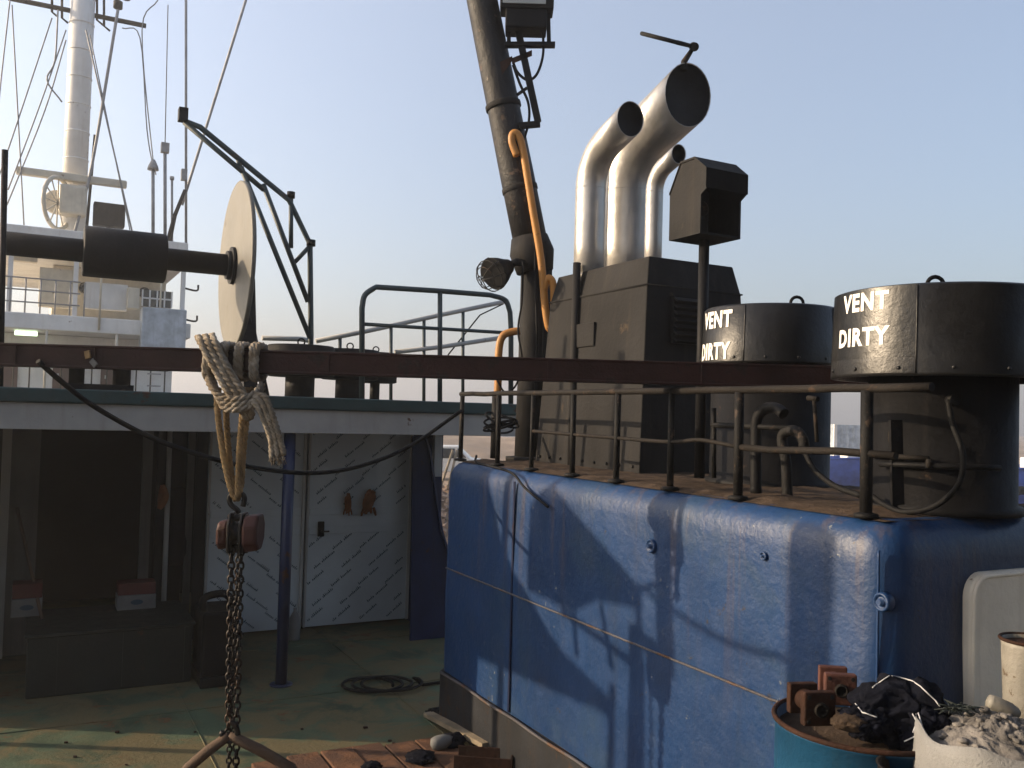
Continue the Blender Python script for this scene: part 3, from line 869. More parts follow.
# chain hoist
hc = on_y(238, 533, BY - 0.02)
hoist = thing('chain_hoist', 'chain hoist with faded red covers hanging on the rope above the deck', 'hoist', V((hc.x, hc.y, 0)))
mb = MB()
mb.tube(crom([hk + V((0.03, 0, -0.03)), hk + V((0.035, 0, 0.015)), hk + V((0, 0, 0.04)), hk + V((-0.035, 0, 0.015)), hk + V((-0.03, 0, -0.02)), hk + V((0, 0, -0.045)), hc + Z * 0.1], 5), 0.013, 8)
mb.build('top_hook', 'steeldark', hoist)
mb = MB()
for sx in (-0.028, 0.028):
    pr = [(-.06, -.09), (.06, -.09), (.075, -.03), (.075, .05), (.04, .10), (-.04, .10), (-.075, .05), (-.075, -.03)]
    mb.prism([hc + V((sx - .006, y, z)) for y, z in pr], V((.012, 0, 0)))
mb.cyl(hc + V((-.05, 0, -.075)), hc + V((.05, 0, -.075)), 0.022, 12)
mb.cyl(hc + V((-.05, 0, .075)), hc + V((.05, 0, .075)), 0.018, 12)
mb.lathe(hc + V((-.03, 0, 0)), [(.066, 0), (.05, .02), (.05, .04), (.066, .06)], 20, V((1, 0, 0)))
mb.build('frame', 'steeldark', hoist, bevel=0.003)
for sx, rr, ln in ((-1, 0.075, 0.055), (1, 0.095, 0.075)):
    mb = MB(); mb.prism([hc + V((sx * .036, y * rr, .004 + z * rr)) for y, z in ((-.8, -.55), (-.3, -1), (.35, -1), (.8, -.5), (.85, .3), (.5, .85), (-.5, .85), (-.85, .35))], V((sx * ln, 0, sx * .012))); mb.build('cover', 'hoistred', hoist, bevel=0.014)
def link_chain(mbx, p, q, ll=0.034, w=0.011, r=0.0042, sway=0.0):
    n_ = max(2, int((q - p).length / (ll * 0.78)))
    d = (q - p).normalized()
    x, y = frame(d)
    for i in range(n_):
        c = p.lerp(q, (i + .5) / n_) + x * sway * math.sin(i * .37)
        s_ = x if i % 2 else y
        ring = []
        for k in range(10):
            t = 2 * math.pi * k / 10
            cc = math.cos(t)
            ring.append(c + s_ * w * math.sin(t) + d * (ll / 2 * cc))
        mbx.tube(ring, r, 5, closed=True)
for (dx, dy, x2, zend) in ((-.022, -.02, 228, 0.62), (.024, -.02, 238, 0.02), (-.008, .05, 231, 0.02)):
    top = hc + V((dx, dy, -.07))
    bt = on_y(x2 + 1, 700, BY - 0.02 + dy)
    bt = V((bt.x, hc.y + dy * .5, zend))
    mb = MB(); link_chain(mb, top, bt, 0.042 if dy < 0 else 0.034, 0.0145 if dy < 0 else 0.012, 0.0058 if dy < 0 else 0.0048, .0015)
    mb.build('chain', 'chain', hoist, kind='stuff')
lk = V((on_y(232, 732, BY).x, hc.y - .02, on_y(232, 732, BY).z))
mb = MB(); mb.tube(crom([lk + V((0, 0, .07)), lk + V((.03, 0, .04)), lk + V((.035, 0, 0)), lk + V((0, 0, -.03)), lk + V((-.035, 0, .0)), lk + V((-.03, 0, .015))], 5), 0.014, 8); mb.build('bottom_hook', 'steeldark', hoist)
sling = thing('lifting_sling', 'pair of thick brown sling legs spreading from the hoist chain to the deck', 'sling', V((lk.x, lk.y, 0)))
for (x1, dx) in ((188, -.47), (291, .50)):
    mid = on_y(x1, 768, hc.y - .02)
    end = V((lk.x + dx, hc.y - .02, 0.03))
    mid2 = on_y(232 + (x1 - 232) * .45, 743, hc.y - .02)
    mb = MB(); mb.tube([lk, lk.lerp(mid, .12), lk.lerp(mid, .5) + Z * .006, mid, mid.lerp(end, .5) + Z * .02, end], [.018, .024, .026, .026, .025, .02], 10); mb.build('sling_leg', 'strap', sling)
    mb = MB(); mb.tube([end + V((.04 * math.cos(2 * math.pi * k / 12), 0, .03 + .04 * math.sin(2 * math.pi * k / 12) - .0)) for k in range(12)], 0.011, 6, closed=True); mb.build('shackle', 'steeldark', sling)

# ================================================================== SHELTER HOUSE
RA0, RA1, RB0, RB1 = -3.7, 1.16, 1.05, 5.2
house = thing('deck_house', 'low deck house with white fascia, teal roof edge and film-covered doors in deep shade', 'deckhouse', S(-1.3, 3, 0))
ZR0, ZR1, ZR2 = 2.0, 2.19, 2.29
mb = MB(); mb.sbox(RA0, RA1, RB0 + 0.02, RB1, ZR1 - 0.06, ZR2 - 0.01); roof = mb.build('roof', 'roofdeck', house)
mb = MB(); mb.sbox(RA0 - .01, RA1 + .01, RB0 - 0.03, RB0 + 0.06, ZR1, ZR2); mb.build('roof_edge', 'teal', roof, bevel=0.01)
mb = MB(); mb.sbox(RA0, RA1, RB0, RB0 + 0.03, ZR0, ZR1 - 0.003); mb.build('fascia', 'fascia', roof, bevel=0.004)
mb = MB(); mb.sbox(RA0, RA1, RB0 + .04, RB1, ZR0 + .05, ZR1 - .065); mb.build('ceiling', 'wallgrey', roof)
DB = 2.86
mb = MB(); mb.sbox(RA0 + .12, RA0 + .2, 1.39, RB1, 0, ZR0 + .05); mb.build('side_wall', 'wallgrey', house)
def pa(px, b): return (on_b(px, 530, b) - ORG).dot(RT)
# right wall beyond the doors
aR = pa(411, DB)
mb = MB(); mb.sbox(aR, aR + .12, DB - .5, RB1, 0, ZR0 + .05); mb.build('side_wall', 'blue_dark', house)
mb = MB(); mb.sbox(aR + .004, aR + .085, DB - .56, DB - .503, 1.55, ZR0 + .05); mb.build('door_post', 'fascia', house)
# back wall left part: pale panel, dark doorway, posts
a_l0, a_l1, a_d1 = pa(8, DB), pa(37, DB), pa(140, DB)
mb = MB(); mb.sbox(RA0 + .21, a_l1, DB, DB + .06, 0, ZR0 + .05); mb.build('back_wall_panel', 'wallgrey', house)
mb = MB(); mb.sbox(a_l0 - .07, a_l0, DB - .08, DB - .004, 0, ZR0 + .05); mb.build('white_post', 'fascia', house)
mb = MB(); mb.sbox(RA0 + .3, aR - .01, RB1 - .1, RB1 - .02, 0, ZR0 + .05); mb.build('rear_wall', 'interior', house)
for (x0, x1, m_, db) in ((140, 150, 'wallgrey', 0), (156, 163, 'interior', .1), (186, 193, 'wallgrey', .05), (194, 205, 'interior', .0)):
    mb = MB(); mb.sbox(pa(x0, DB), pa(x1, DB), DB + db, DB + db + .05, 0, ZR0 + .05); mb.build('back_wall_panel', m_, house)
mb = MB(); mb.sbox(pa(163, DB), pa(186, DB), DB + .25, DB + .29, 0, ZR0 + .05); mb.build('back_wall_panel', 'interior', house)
pa_, pb_ = on_b(170, 434, DB - .1), on_b(164, 596, DB - .1)
mb = MB(); mb.cyl(V((pb_.x, pb_.y, .003)), V((pa_.x, pa_.y, ZR0 + .05)), 0.022, 10); mb.build('stanchion', 'fascia', house)
# doors with printed protective film
def door(x0, x1, sgn, hx):
    a0, a1 = pa(x0, DB), pa(x1, DB)
    mb = MB(); mb.sbox(a0, a1, DB - .03, DB + .02, 0.03, ZR0 + .05)
    d = mb.build('door', 'doorfilm', house, bevel=0.004)
    mb = MB(); mb.sbox(a1 - .03, a1 - .002, DB - .055, DB - .031, 0.03, ZR0 + .04); mb.build('edge_trim', 'fascia', d)
    mb = MB(); mb.sbox(a0 + .002, a0 + .02, DB - .05, DB - .031, 0.03, ZR0 + .04); mb.build('edge_trim', 'fascia', d)
    for zc in (0.98, 1.17):
        mb = MB(); mb.sbox(a0 + .03, a1 - .04, DB - .042, DB - .031, zc - .035, zc + .035); mb.build('cross_rail', 'doorfilm', d, bevel=0.004)
    mb = MB()
    ang = R_(38) * sgn
    ex, ey = RT * math.cos(ang) + Z * math.sin(ang), -RT * math.sin(ang) + Z * math.cos(ang)
    row = 0
    zz = 0.12
    while zz < 2.0:
        aa = a0 + 0.10 + (0.1 if row % 2 else 0.0)
        while aa < a1 - 0.02:
            L_ = 0.25
            c = S(aa, DB - .0335, zz)
            x = 0.0
            word = random.choice((5, 6, 7))
            k = 0
            while x < L_:
                w = random.uniform(.010, .017)
                hgt = random.choice((.02, .02, .032))
                p0 = c + ex * (x - L_ / 2)
                end = c + ex * (x + w - L_ / 2)
                aend = (end - ORG).dot(RT); zend = max(end.z, p0.z)
                if k != word and a0 + .04 < aend < a1 - .06 and a0 + .04 < (p0 - ORG).dot(RT) and .06 < p0.z < 1.99 and zend < 1.99 and not (.93 < p0.z < 1.22):
                    sk = ex * .004
                    mb.add([p0, p0 + ex * w * .42, p0 + ex * w * .42 + sk + ey * hgt, p0 + sk + ey * hgt], [(0, 1, 2, 3)])
                    mb.add([p0 + ex * w * .42 + ey * .006, end + ey * .006, end + ey * .015, p0 + ex * w * .42 + ey * .015], [(0, 1, 2, 3)])
                x += w + .004
                k += 1
            aa += 0.285
        zz += 0.185
        row += 1
    mb.build('film_print', 'filmprint', d, kind='stuff')
    if hx:
        p = on_b(hx, 529, DB - .05)
        mb = MB(); mb.box(p, RT * .032, FW * .012, Z * .075); h = mb.build('lock_plate', 'black', d, bevel=0.006)
        mb = MB(); mb.tube([p - FW * .012 - Z * .02, p - FW * .05 - Z * .02, p - FW * .05 - Z * .02 + RT * .07], .009, 8); mb.build('handle', 'steeldark', h)
    return d
door(206, 303, -1, None)
door(305, 409, 1, 321)
# blue roof pole
pt, pbm = on_z(281, 685, 0), on_b(290, 440, 1.12)
mb = MB(); mb.cyl(V((pt.x, pt.y, 0.001)), V((pt.x, pt.y, ZR0 + .02)), 0.047, 16); mb.lathe(pt, [(.09, .001), (.09, .012), (.05, .014)], 16); mb.build('roof_pole', 'pole', house)
# gloves tucked on door
GLOVES = ((348, 503, .035, .10, 'small orange work glove stuck on the film-covered door next to the lock', 3.3), (369, 501, .062, .115, 'larger crumpled orange work glove stuck on the film-covered door', 7.7))
pg_ = on_b(162, 497, DB - .14)
mb = MB(); mb.tube(crom([pg_ + Z * .11, pg_ + RT * .012 + Z * .02, pg_ - Z * .06, pg_ - Z * .11 - RT * .02], 4), [.02, .03, .04, .045, .05, .052, .05, .045, .04, .034, .03, .025, .018], 8)
tag(mb.build('hanging_glove', 'orange'), 'orange rag hung on the pale stanchion beside the dark doorway', 'rag')
# green coaming
gb0, gb1 = 0.62, 1.45
p0, p1 = on_z(25, 700, 0), on_z(195, 690, 0)
ga0 = (p0 - ORG).dot(RT); ga1 = (p1 - ORG).dot(RT); gb0 = (p0 - ORG).dot(FW)
co = thing('hatch_coaming', 'dark green low steel hatch box in the shade before the doorway', 'hatch', S(ga0, gb0, 0))
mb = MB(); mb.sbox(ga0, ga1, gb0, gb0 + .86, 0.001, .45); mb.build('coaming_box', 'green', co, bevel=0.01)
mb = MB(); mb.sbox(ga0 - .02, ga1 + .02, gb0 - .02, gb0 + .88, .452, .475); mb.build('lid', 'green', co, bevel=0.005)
for k in range(3):
    mb = MB(); a = ga0 + .2 + k * .45; mb.sbox(a, a + .03, gb0 - .012, gb0 - .001, .02, .44); mb.build('rib', 'green', co)
# machinery block to the right
p0, p1 = on_z(197, 690, 0), on_z(233, 686, 0)
ma0, ma1, mb0 = (p0 - ORG).dot(RT), (p1 - ORG).dot(RT), (p0 - ORG).dot(FW) + .02
mc = thing('machine_block', 'black oily machine block beside the green hatch box under the roof', 'machine', S(ma0, mb0, 0))
mb = MB(); mb.sbox(ma0 + .03, ma1 + .04, mb0, mb0 + .45, .08, .58); mb.build('body', 'black', mc, bevel=.02)
mb = MB(); mb.sbox(ma0 + .02, ma1 + .06, mb0 - .02, mb0 + .47, .001, .08); mb.build('base', 'steeldark', mc, bevel=.01)
mb = MB(); mb.tube(crom([S(ma0 + .05, mb0 + .1, .58), S(ma0 + .05, mb0 + .1, .68), S(ma0 + .2, mb0 + .12, .70), S(ma1, mb0 + .1, .63), S(ma1 + .02, mb0 + .08, .56)], 5), .03, 10); mb.build('pipe', 'rubber', mc)
# cartons
def carton(px, py, w, h, lab, b):
    p = on_b(px, py, b)
    a = (p - ORG).dot(RT)
    t = thing('carton', lab, 'box', S(a, b, .477))
    mb = MB(); mb.sbox(a - w / 2, a + w / 2, b, b + .2, .477, .477 + h * .55); mb.build('carton_body', 'whitebox', t, bevel=.004)
    mb = MB(); mb.sbox(a - w / 2 + .004, a + w / 2 - .004, b + .004, b + .196, .478 + h * .55, .477 + h); mb.build('red_band', 'redbox', t, bevel=.004)
    mb = MB(); mb.prism([S(a + .05 * math.cos(R_(t_ * 30)), b - .002, .477 + h * .28 + .022 * math.sin(R_(t_ * 30))) for t_ in range(12)], FW * .0015); mb.build('print_mark', 'filmprint', t)
carton(27, 600, .22, .26, 'red and white carton on the green hatch box beside the leaning broom handle', gb0 + .62)
carton(137, 596, .30, .22, 'red and white carton on the green hatch box near the pale stanchion', gb0 + .6)
mb = MB(); mb.cyl(S((on_b(42, 620, gb0 + .5) - ORG).dot(RT), gb0 + .5, .477), on_b(17, 508, DB - .1), .014, 8)
tag(mb.build('broom_handle', 'strap'), 'thin broom handle leaning on the pale wall panel', 'broom handle')
# coat hanging
pc = on_b(178, 520, DB + .16)
mb = MB(); mb.tube(crom([pc + Z * .32, pc + Z * .2, pc, pc - Z * .25, pc - Z * .42], 4), [.03, .07, .09, .10, .11, .11, .11, .115, .12, .12, .125, .13, .13, .13, .125, .11, .09], 12)
tag(mb.build('hanging_coat', 'denim'), 'dark work coat hanging in the alcove left of the film-covered doors', 'coat')
# white bottle by the pole
pbt = on_z(294, 640, 0)
mb = MB(); mb.lathe(pbt, [(.05, .002), (.055, .02), (.055, .2), (.03, .25), (.016, .27), (.016, .3)], 16)
tag(mb.build('plastic_bottle', 'whitebox'), 'white plastic bottle on the deck behind the blue roof pole', 'bottle')

# blue curved bulwark plate beyond the doors
BP = 2.05
edge = [(424, 436), (429, 450), (432, 470), (436, 500), (441, 530), (447, 550), (456, 565)]
pts = [on_b(x, y, BP) for x, y in edge]
low = [on_b(470, 575, BP), on_b(470, 640, BP)]
low[1].z = 0.002
left = [on_b(413, 560, BP), on_b(413, 436, BP)]
left[0].z = 0.002
bw = thing('curved_bulwark', 'dark blue steel plate with a sweeping curved edge beside the shaded doors', 'bulwark', on_z(440, 650, 0))
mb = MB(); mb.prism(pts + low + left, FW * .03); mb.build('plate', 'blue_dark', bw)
mb = MB()
for p, q in zip(pts[:-1], pts[1:]):
    mb.bar(p + FW * .015, q + FW * .015, .09, .02, V((0, 0, 1)))
mb.build('edge_flange', 'pole', bw)

# ================================================================== CABLES
def depth_pts(lst): return [on_y(x, y, d) for x, y, d in lst]
mb = MB(); mb.tube(crom(depth_pts([(38, 361, 4.33), (62, 382, 4.45), (95, 407, 4.6), (150, 437, 4.85), (200, 455, 5.05), (250, 467, 5.3), (310, 473, 5.6), (360, 466, 5.9), (410, 446, 6.2), (461, 411, 6.53)]), 6), [0.014] * 55, 8)
tag(mb.build('hanging_cable', 'rubber'), 'black cable sagging from the red-brown beam to the casing railing', 'cable')
mb = MB(); mb.tube(crom([S(.09, -.35, 1.9), S(.03, -.5, 1.86), on_a(510, 472, -.015), on_a(525, 488, -.02), on_a(548, 507, -.02)], 6), .008, 6)
tag(mb.build('thin_cable', 'rubber'), 'thin black cable drooping over the blue casing edge', 'cable')
# hose coil on deck
hcn = on_z(365, 687, 0.0)
mb = MB()
pts = []
for k in range(70):
    t = k / 70 * 2 * math.pi * 3.2
    pts.append(hcn + V((.22 * math.cos(t) + k * .0035, .20 * math.sin(t), .014 + .008 * (k % 23) / 23 + k * .0003)))
pts += [hcn + V((.45, .05, .015)), hcn + V((.62, .15, .014)), hcn + V((.8, .1, .014))]
mb.tube(pts, .012, 6)
tag(mb.build('hose_coil', 'rubber'), 'black hose lying in loose loops on the shaded deck', 'hose')

# ================================================================== CRANE COLUMN
cd = 6.8
cf = on_y(531, 450, cd); cf.z = CH
crane = thing('crane_post', 'thick dark crane post with leaning upper tube rising past the funnel', 'crane', cf)
zc = on_y(532, 245, cd).z
mb = MB()
mb.tube([cf - Z * .004, V((cf.x, cf.y, CH + .7)), V((cf.x, cf.y, zc))], [.125, .115, .112], 20)
mb.lathe(cf, [(.19, .0), (.19, .03), (.13, .035)], 20)
mb.build('column', 'charcoal', crane)
p1, p2 = on_y(532, 250, cd), on_y(482, 0, cd)
dv = (p2 - p1).normalized()
mb = MB(); mb.tube([p1 - dv * .1, p1 + dv * .6, p2, p2 + dv * 2.6], [.13, .13, .118, .10], 24); boom = mb.build('leaning_tube', 'tube', crane)
for t_ in (.45, 1.1):
    q = p1 + dv * t_
    mb = MB(); mb.lathe(q, [(.131, 0), (.137, .005), (.137, .04), (.131, .045)], 24, dv); mb.build('collar', 'charcoal', boom)
mb = MB(); mb.tube([p1 - dv * .12 + V((.0, 0, -.05)), p1 + V((0, 0, -.02)), p1 + dv * .1], [.14, .17, .14], 20); mb.build('joint', 'charcoal', crane)
mb = MB(); q = on_y(545, 360, cd + .05); mb.bar(V((q.x, q.y, CH)), V((q.x, q.y, zc)), .07, .1, V((0, 1, 0))); mb.build('back_stay', 'black', crane)
for dx in (-.02, .06):
    q = on_y(537, 400, cd - .16); mb = MB(); mb.tube([V((q.x + dx, q.y, CH + .1)), V((q.x + dx * .6, q.y, CH + .9)), V((q.x + dx - .03, q.y, zc))], .008, 6); mb.build('cable', 'rubber', crane)
# weathered strip on the lit side is left to light; lamp bracket and yellow pipes
def yp(x, y, o=-.17): return on_y(x, y, cd + o)
mb = MB(); mb.tube(crom([yp(517, 156), yp(512, 142), yp(513, 134), yp(518, 135), yp(523, 150), yp(532, 205), yp(541, 260), yp(545, 305), yp(549, 328), yp(553, 322), yp(554, 295), yp(552, 281), yp(547, 279), yp(544, 290)], 6), .029, 10)
tag(mb.build('yellow_pipe', 'yellow'), 'bent ochre yellow pipe running down the crane post', 'pipe')
mb = MB(); q = yp(497, 388); mb.tube([V((q.x, q.y, CH + .02)), yp(497, 396)], .038, 10); tag(mb.build('stub_pipe', 'rail'), 'short black stub pipe under the ochre elbow beside the crane post', 'pipe')
mb = MB(); mb.tube(crom([yp(497, 396), yp(498, 385), yp(499, 350), yp(503, 336), yp(512, 332), yp(520, 331)], 6), .029, 10)
tag(mb.build('yellow_pipe', 'yellow'), 'short ochre yellow elbow pipe standing left of the crane post', 'pipe')
mb = MB()
for k in range(5):
    c = yp(502 + random.uniform(-3, 4), 428 - k * 2, -.22)
    rx, rz = random.uniform(.08, .13), random.uniform(.03, .06)
    mb.tube([c + V((rx * math.cos(2 * math.pi * i / 20), .03 * math.sin(4 * math.pi * i / 20), rz * math.sin(2 * math.pi * i / 20 + k))) for i in range(20)], .008, 6, closed=True)
tag(mb.build('wire_bundle', 'rubber'), 'loose bundle of black wire hung on the railing by the crane post', 'wire')
mb = MB(); mb.tube(crom([yp(523, 262, -.2), yp(522, 300, -.2), yp(518, 330, -.2), yp(522, 360, -.2), yp(516, 385, -.2), yp(505, 392, -.2), yp(497, 380, -.2)], 6), .008, 6)
tag(mb.build('loose_cable', 'rubber'), 'thin black cable hanging down the crane post', 'cable')
# caged lamp
lc = on_y(505, 268, cd - .15); lf = on_y(488, 272, cd - .2)
ldv = (on_y(487, 279, cd - .3) - on_y(512, 266, cd - .12)).normalized()
lamp = thing('caged_lamp', 'black bell-shaped floodlight with wire cage fixed to the crane post', 'floodlight', lc)
mb = MB(); mb.lathe(lc - ldv * .06, [(.03, 0), (.055, .02), (.07, .06), (.105, .13), (.125, .19), (.118, .19)], 24, ldv); mb.build('bell', 'black', lamp)
mb = MB(); mb.lathe(lc - ldv * .06, [(.112, .15), (.09, .165), (.001, .17)], 24, ldv); mb.build('lens', 'glass', lamp)
mb = MB()
x, y = frame(ldv)
fc = lc - ldv * .06
for k in range(8):
    t = 2 * math.pi * k / 8
    w = x * math.cos(t) + y * math.sin(t)
    mb.tube(crom([fc + ldv * .19 + w * .125, fc + ldv * .25 + w * .115, fc + ldv * .30 + w * .07, fc + ldv * .315 + w * .005], 3), .004, 5)
for (h_, r_) in ((.235, .119), (.285, .085)):
    mb.tube([fc + ldv * h_ + (x * math.cos(2 * math.pi * k / 20) + y * math.sin(2 * math.pi * k / 20)) * r_ for k in range(20)], .004, 5, closed=True)
mb.build('wire_cage', 'steeldark', lamp)
mb = MB(); mb.tube([lc + Z * .0, lc + V((.08, .02, .05)), V((cf.x, cf.y - .1, lc.z + .04))], .03, 10); mb.build('bracket', 'black', lamp)
# floodlight box high on the tube
fd = cd - .1
fl_ = thing('floodlight_box', 'rectangular floodlight on a welded bracket high on the leaning crane tube', 'floodlight', on_y(525, 60, fd))
def fp(x, y, o=0.0): return on_y(x, y, fd + o)
mb = MB(); c = fp(527, 0); mb.box(c, V((.20, 0, 0)), V((0, .13, .02)), V((0, -.015, .095))); bx_ = mb.build('housing', 'charcoal', fl_, bevel=.01)
mb = MB(); mb.box(c + V((-.02, -.136, -.01)), V((.16, 0, 0)), V((0, .004, 0)), V((0, -.01, .075))); mb.build('lens', 'lens', bx_)
mb = MB(); c2 = fp(526, 23); mb.box(c2, V((.155, 0, 0)), V((0, .1, 0)), V((0, 0, .075))); mb.build('ballast', 'black', fl_, bevel=.012)
mb = MB(); mb.bar(fp(505, 45), fp(555, 45), .06, .03); mb.build('bracket_arm', 'black', fl_)
mb = MB(); mb.bar(fp(518, 30), fp(538, 122), .05, .04, V((0, 1, 0))); mb.build('bracket_strut', 'black', fl_)
mb = MB(); mb.bar(fp(519, 126), fp(540, 124), .05, .04); mb.bar(fp(517, 95), fp(527, 88), .02, .02); mb.build('bracket_foot', 'black', fl_)
for xx in (508, 548):
    mb = MB(); mb.bar(fp(xx, 5), fp(xx + 1, 46), .03, .02, V((0, 1, 0))); mb.build('hanger', 'black', fl_)
mb = MB(); mb.hexa([fp(500, 62, -.02), fp(512, 56, -.02), fp(512, 56, .1), fp(500, 62, .1), fp(502, 75, -.02), fp(513, 60, -.02), fp(513, 60, .1), fp(502, 75, .1)]); mb.build('gusset', 'rusty', fl_)
mb = MB(); mb.hexa([fp(512, 58, -.02), fp(532, 50, -.02), fp(532, 50, .1), fp(512, 58, .1), fp(512, 64, -.02), fp(532, 56, -.02), fp(532, 56, .1), fp(512, 64, .1)]); mb.build('gusset', 'rusty', fl_)
mb = MB(); mb.tube(crom([fp(543, 32), fp(543, 55), fp(537, 74), fp(528, 80), fp(518, 73), fp(513, 62)], 6), .011, 6); mb.build('cable', 'rubber', fl_)
mb = MB(); mb.tube(crom([fp(513, 65), fp(520, 84), fp(528, 102), fp(529, 120), fp(524, 140)], 6), .011, 6); mb.build('cable', 'rubber', fl_)

# ================================================================== ON THE HOUSE ROOF
# small mushroom vents
def small_vent(px, py0, py1, b, rc, rs, lab):
    p = on_b(px, 380, b)
    t = thing('roof_vent', lab, 'vent', V((p.x, p.y, ZR2 - .01)), 'small black vents on the deck house roof')
    zt_, zb_ = on_b(px, py0, b).z, on_b(px, py1, b).z
    mb = MB(); mb.lathe(V((p.x, p.y, 0)), [(rs, ZR2 - .012), (rs, zb_ + .03)], 24); mb.build('stem', 'black', t)
    mb = MB(); mb.lathe(V((p.x, p.y, 0)), [(rc * .9, zb_), (rc, zb_ + .01), (rc, zt_ - .02), (rc * .96, zt_), (rc * .3, zt_ + .01)], 36); mb.build('cap', 'charcoal', t)
    e = V((p.x, p.y, zt_ + .035))
    mb = MB(); mb.tube([e + V((.03 * math.cos(2 * math.pi * k / 14), 0, .03 * math.sin(2 * math.pi * k / 14))) for k in range(14)], .007, 6, closed=True); mb.cyl(e - Z * .03, e - Z * .045, .012, 8); mb.build('lifting_eye', 'black', t)
small_vent(300, 346, 377, 1.7, .29, .125, 'small black capped roof vent nearest the rope lashing with a lifting eye')
small_vent(349, 350, 380, 2.1, .27, .125, 'small black capped roof vent standing between its two neighbours')
small_vent(375, 353, 383, 2.7, .22, .05, 'small black capped roof vent standing inside the hoop handrail')
# black machinery left: two blocks with a crossing base
wb = thing('mooring_bitts', 'black double mooring posts on the teal roof edge under the beam', 'bollard', on_b(92, 395, 1.35))
for x0, x1 in ((68, 84), (112, 130)):
    q0, q1 = on_b(x0, 390, 1.35), on_b(x1, 390, 1.35)
    c = (q0 + q1) / 2
    mb = MB(); mb.lathe(V((c.x, c.y, 0)), [((q1 - q0).length / 2, ZR2 - .01), ((q1 - q0).length / 2, ZR2 + .2), ((q1 - q0).length / 2 + .02, ZR2 + .205), ((q1 - q0).length / 2 + .02, ZR2 + .24)], 20); mb.build('post', 'black', wb)
q0, q1 = on_b(66, 392, 1.35), on_b(132, 394, 1.35)
mb = MB(); mb.bar(V((q0.x, q0.y, ZR2 + .02)), V((q1.x, q1.y, ZR2 + .02)), .24, .05); mb.build('base_plate', 'black', wb)
mb = MB(); mb.bar(V((q0.x, q0.y, ZR2 + .21)) - RT * .2, V((q1.x, q1.y, ZR2 + .21)) + RT * .25, .1, .09); mb.build('cross_bar', 'black', wb)
# net winch: shaft, drum and disc
WB = 2.35
dc = on_b(236, 266, WB)
win = thing('net_winch', 'black winch shaft with thick drum ending in a tall beige disc', 'winch', V((dc.x, dc.y, ZR2)))
rd = (on_b(236, 180, WB) - on_b(236, 348, WB)).length / 2
mb = MB(); mb.lathe(dc - RT * .02, [(rd * .985, 0), (rd, .006), (rd, .034), (rd * .985, .04)], 64, RT); disc = mb.build('disc', 'disc', win)
p_sh0 = on_b(-60, 252, WB)
shz = dc.z
ax0 = V((dc.x, dc.y, 0)) - RT * 3.6
def shp(px): 
    p = on_b(px, 270, WB); return V((p.x, p.y, shz))
mb = MB(); mb.cyl(shp(-70), shp(236), .098, 24); mb.build('shaft', 'black', win)
mb = MB(); mb.lathe(shp(82), [(.10, 0), (.20, .0), (.215, .01), (.215, (shp(165) - shp(82)).length - .01), (.20, (shp(165) - shp(82)).length), (.1, (shp(165) - shp(82)).length)], 32, RT); mb.build('drum', 'black', win)
mb = MB(); mb.lathe(shp(230), [(.17, 0), (.17, .03)], 24, RT); mb.lathe(shp(226), [(.13, 0), (.13, .04)], 24, RT); mb.build('flange', 'black', win)
zr = ZR2 - .008
mb = MB()
mb.prism([dc + RT * .06 + FW * .02 - Z * .1, V((dc.x, dc.y, zr)) + RT * .06 - FW * .28, V((dc.x, dc.y, zr)) + RT * .06 + FW * .35], RT * .12)
mb.prism([dc + RT * .021 + Z * .12 + FW * .1, dc + RT * .021 - Z * .2 - FW * .1, V((dc.x, dc.y, zr)) + RT * .30 - FW * .1, V((dc.x, dc.y, zr)) + RT * .30 + FW * .1], RT * .03)
mb.build('stand', 'black', win)
pz = on_b(-66, 270, WB)
mb = MB(); mb.prism([V((pz.x, pz.y, shz + .12)), V((pz.x, pz.y, zr)) - FW * .35, V((pz.x, pz.y, zr)) + FW * .35], RT * .1); mb.build('stand', 'black', win)
pq = on_b(4, 300, 1.4)
mb = MB(); mb.cyl(V((pq.x, pq.y, ZR2 - .01)), on_b(5, 150, 1.4), .022, 10)
tag(mb.build('roof_stanchion', 'black'), 'thin black upright rod on the roof crossing in front of the winch shaft', 'stanchion')
# pipe davit frame
DV = 2.75
dav = thing('pipe_davit', 'dark triangulated pipe davit frame leaning out beyond the beige disc', 'davit', on_b(311, 395, DV))
def dvp(x, y): return on_b(x, y, DV)
foot = dvp(311, 345); foot.z = ZR2 - .01
def mem(pts, r=.028, nm='brace'):
    mb = MB(); mb.tube([dvp(*p) if not isinstance(p, V) else p for p in pts], r, 10); mb.build(nm, 'tealrail', dav)
mem([(184, 121), (200, 127), (289, 200), (310, 244), (311, 335), foot], .027, 'top_chord')
mem([(184, 122), (264, 190)], .025)
mem([(263, 184), (308, 302)], .025)
mem([(241, 167), (310, 338)], .025)
mem([(291, 197), (291, 248)], .022)
mem([(295, 262), (309, 247)], .022)
mem([(238, 160), (241, 169)], .022)
mb = MB(); mb.box(dvp(183, 115), RT * .04, FW * .05, Z * .06); mb.build('end_block', 'black', dav)
mb = MB(); mb.lathe(dvp(291, 195), [(.04, -.03), (.04, .03)], 12); mb.lathe(dvp(311, 243), [(.045, -.03), (.045, .03)], 12); mb.build('pivot', 'black', dav)
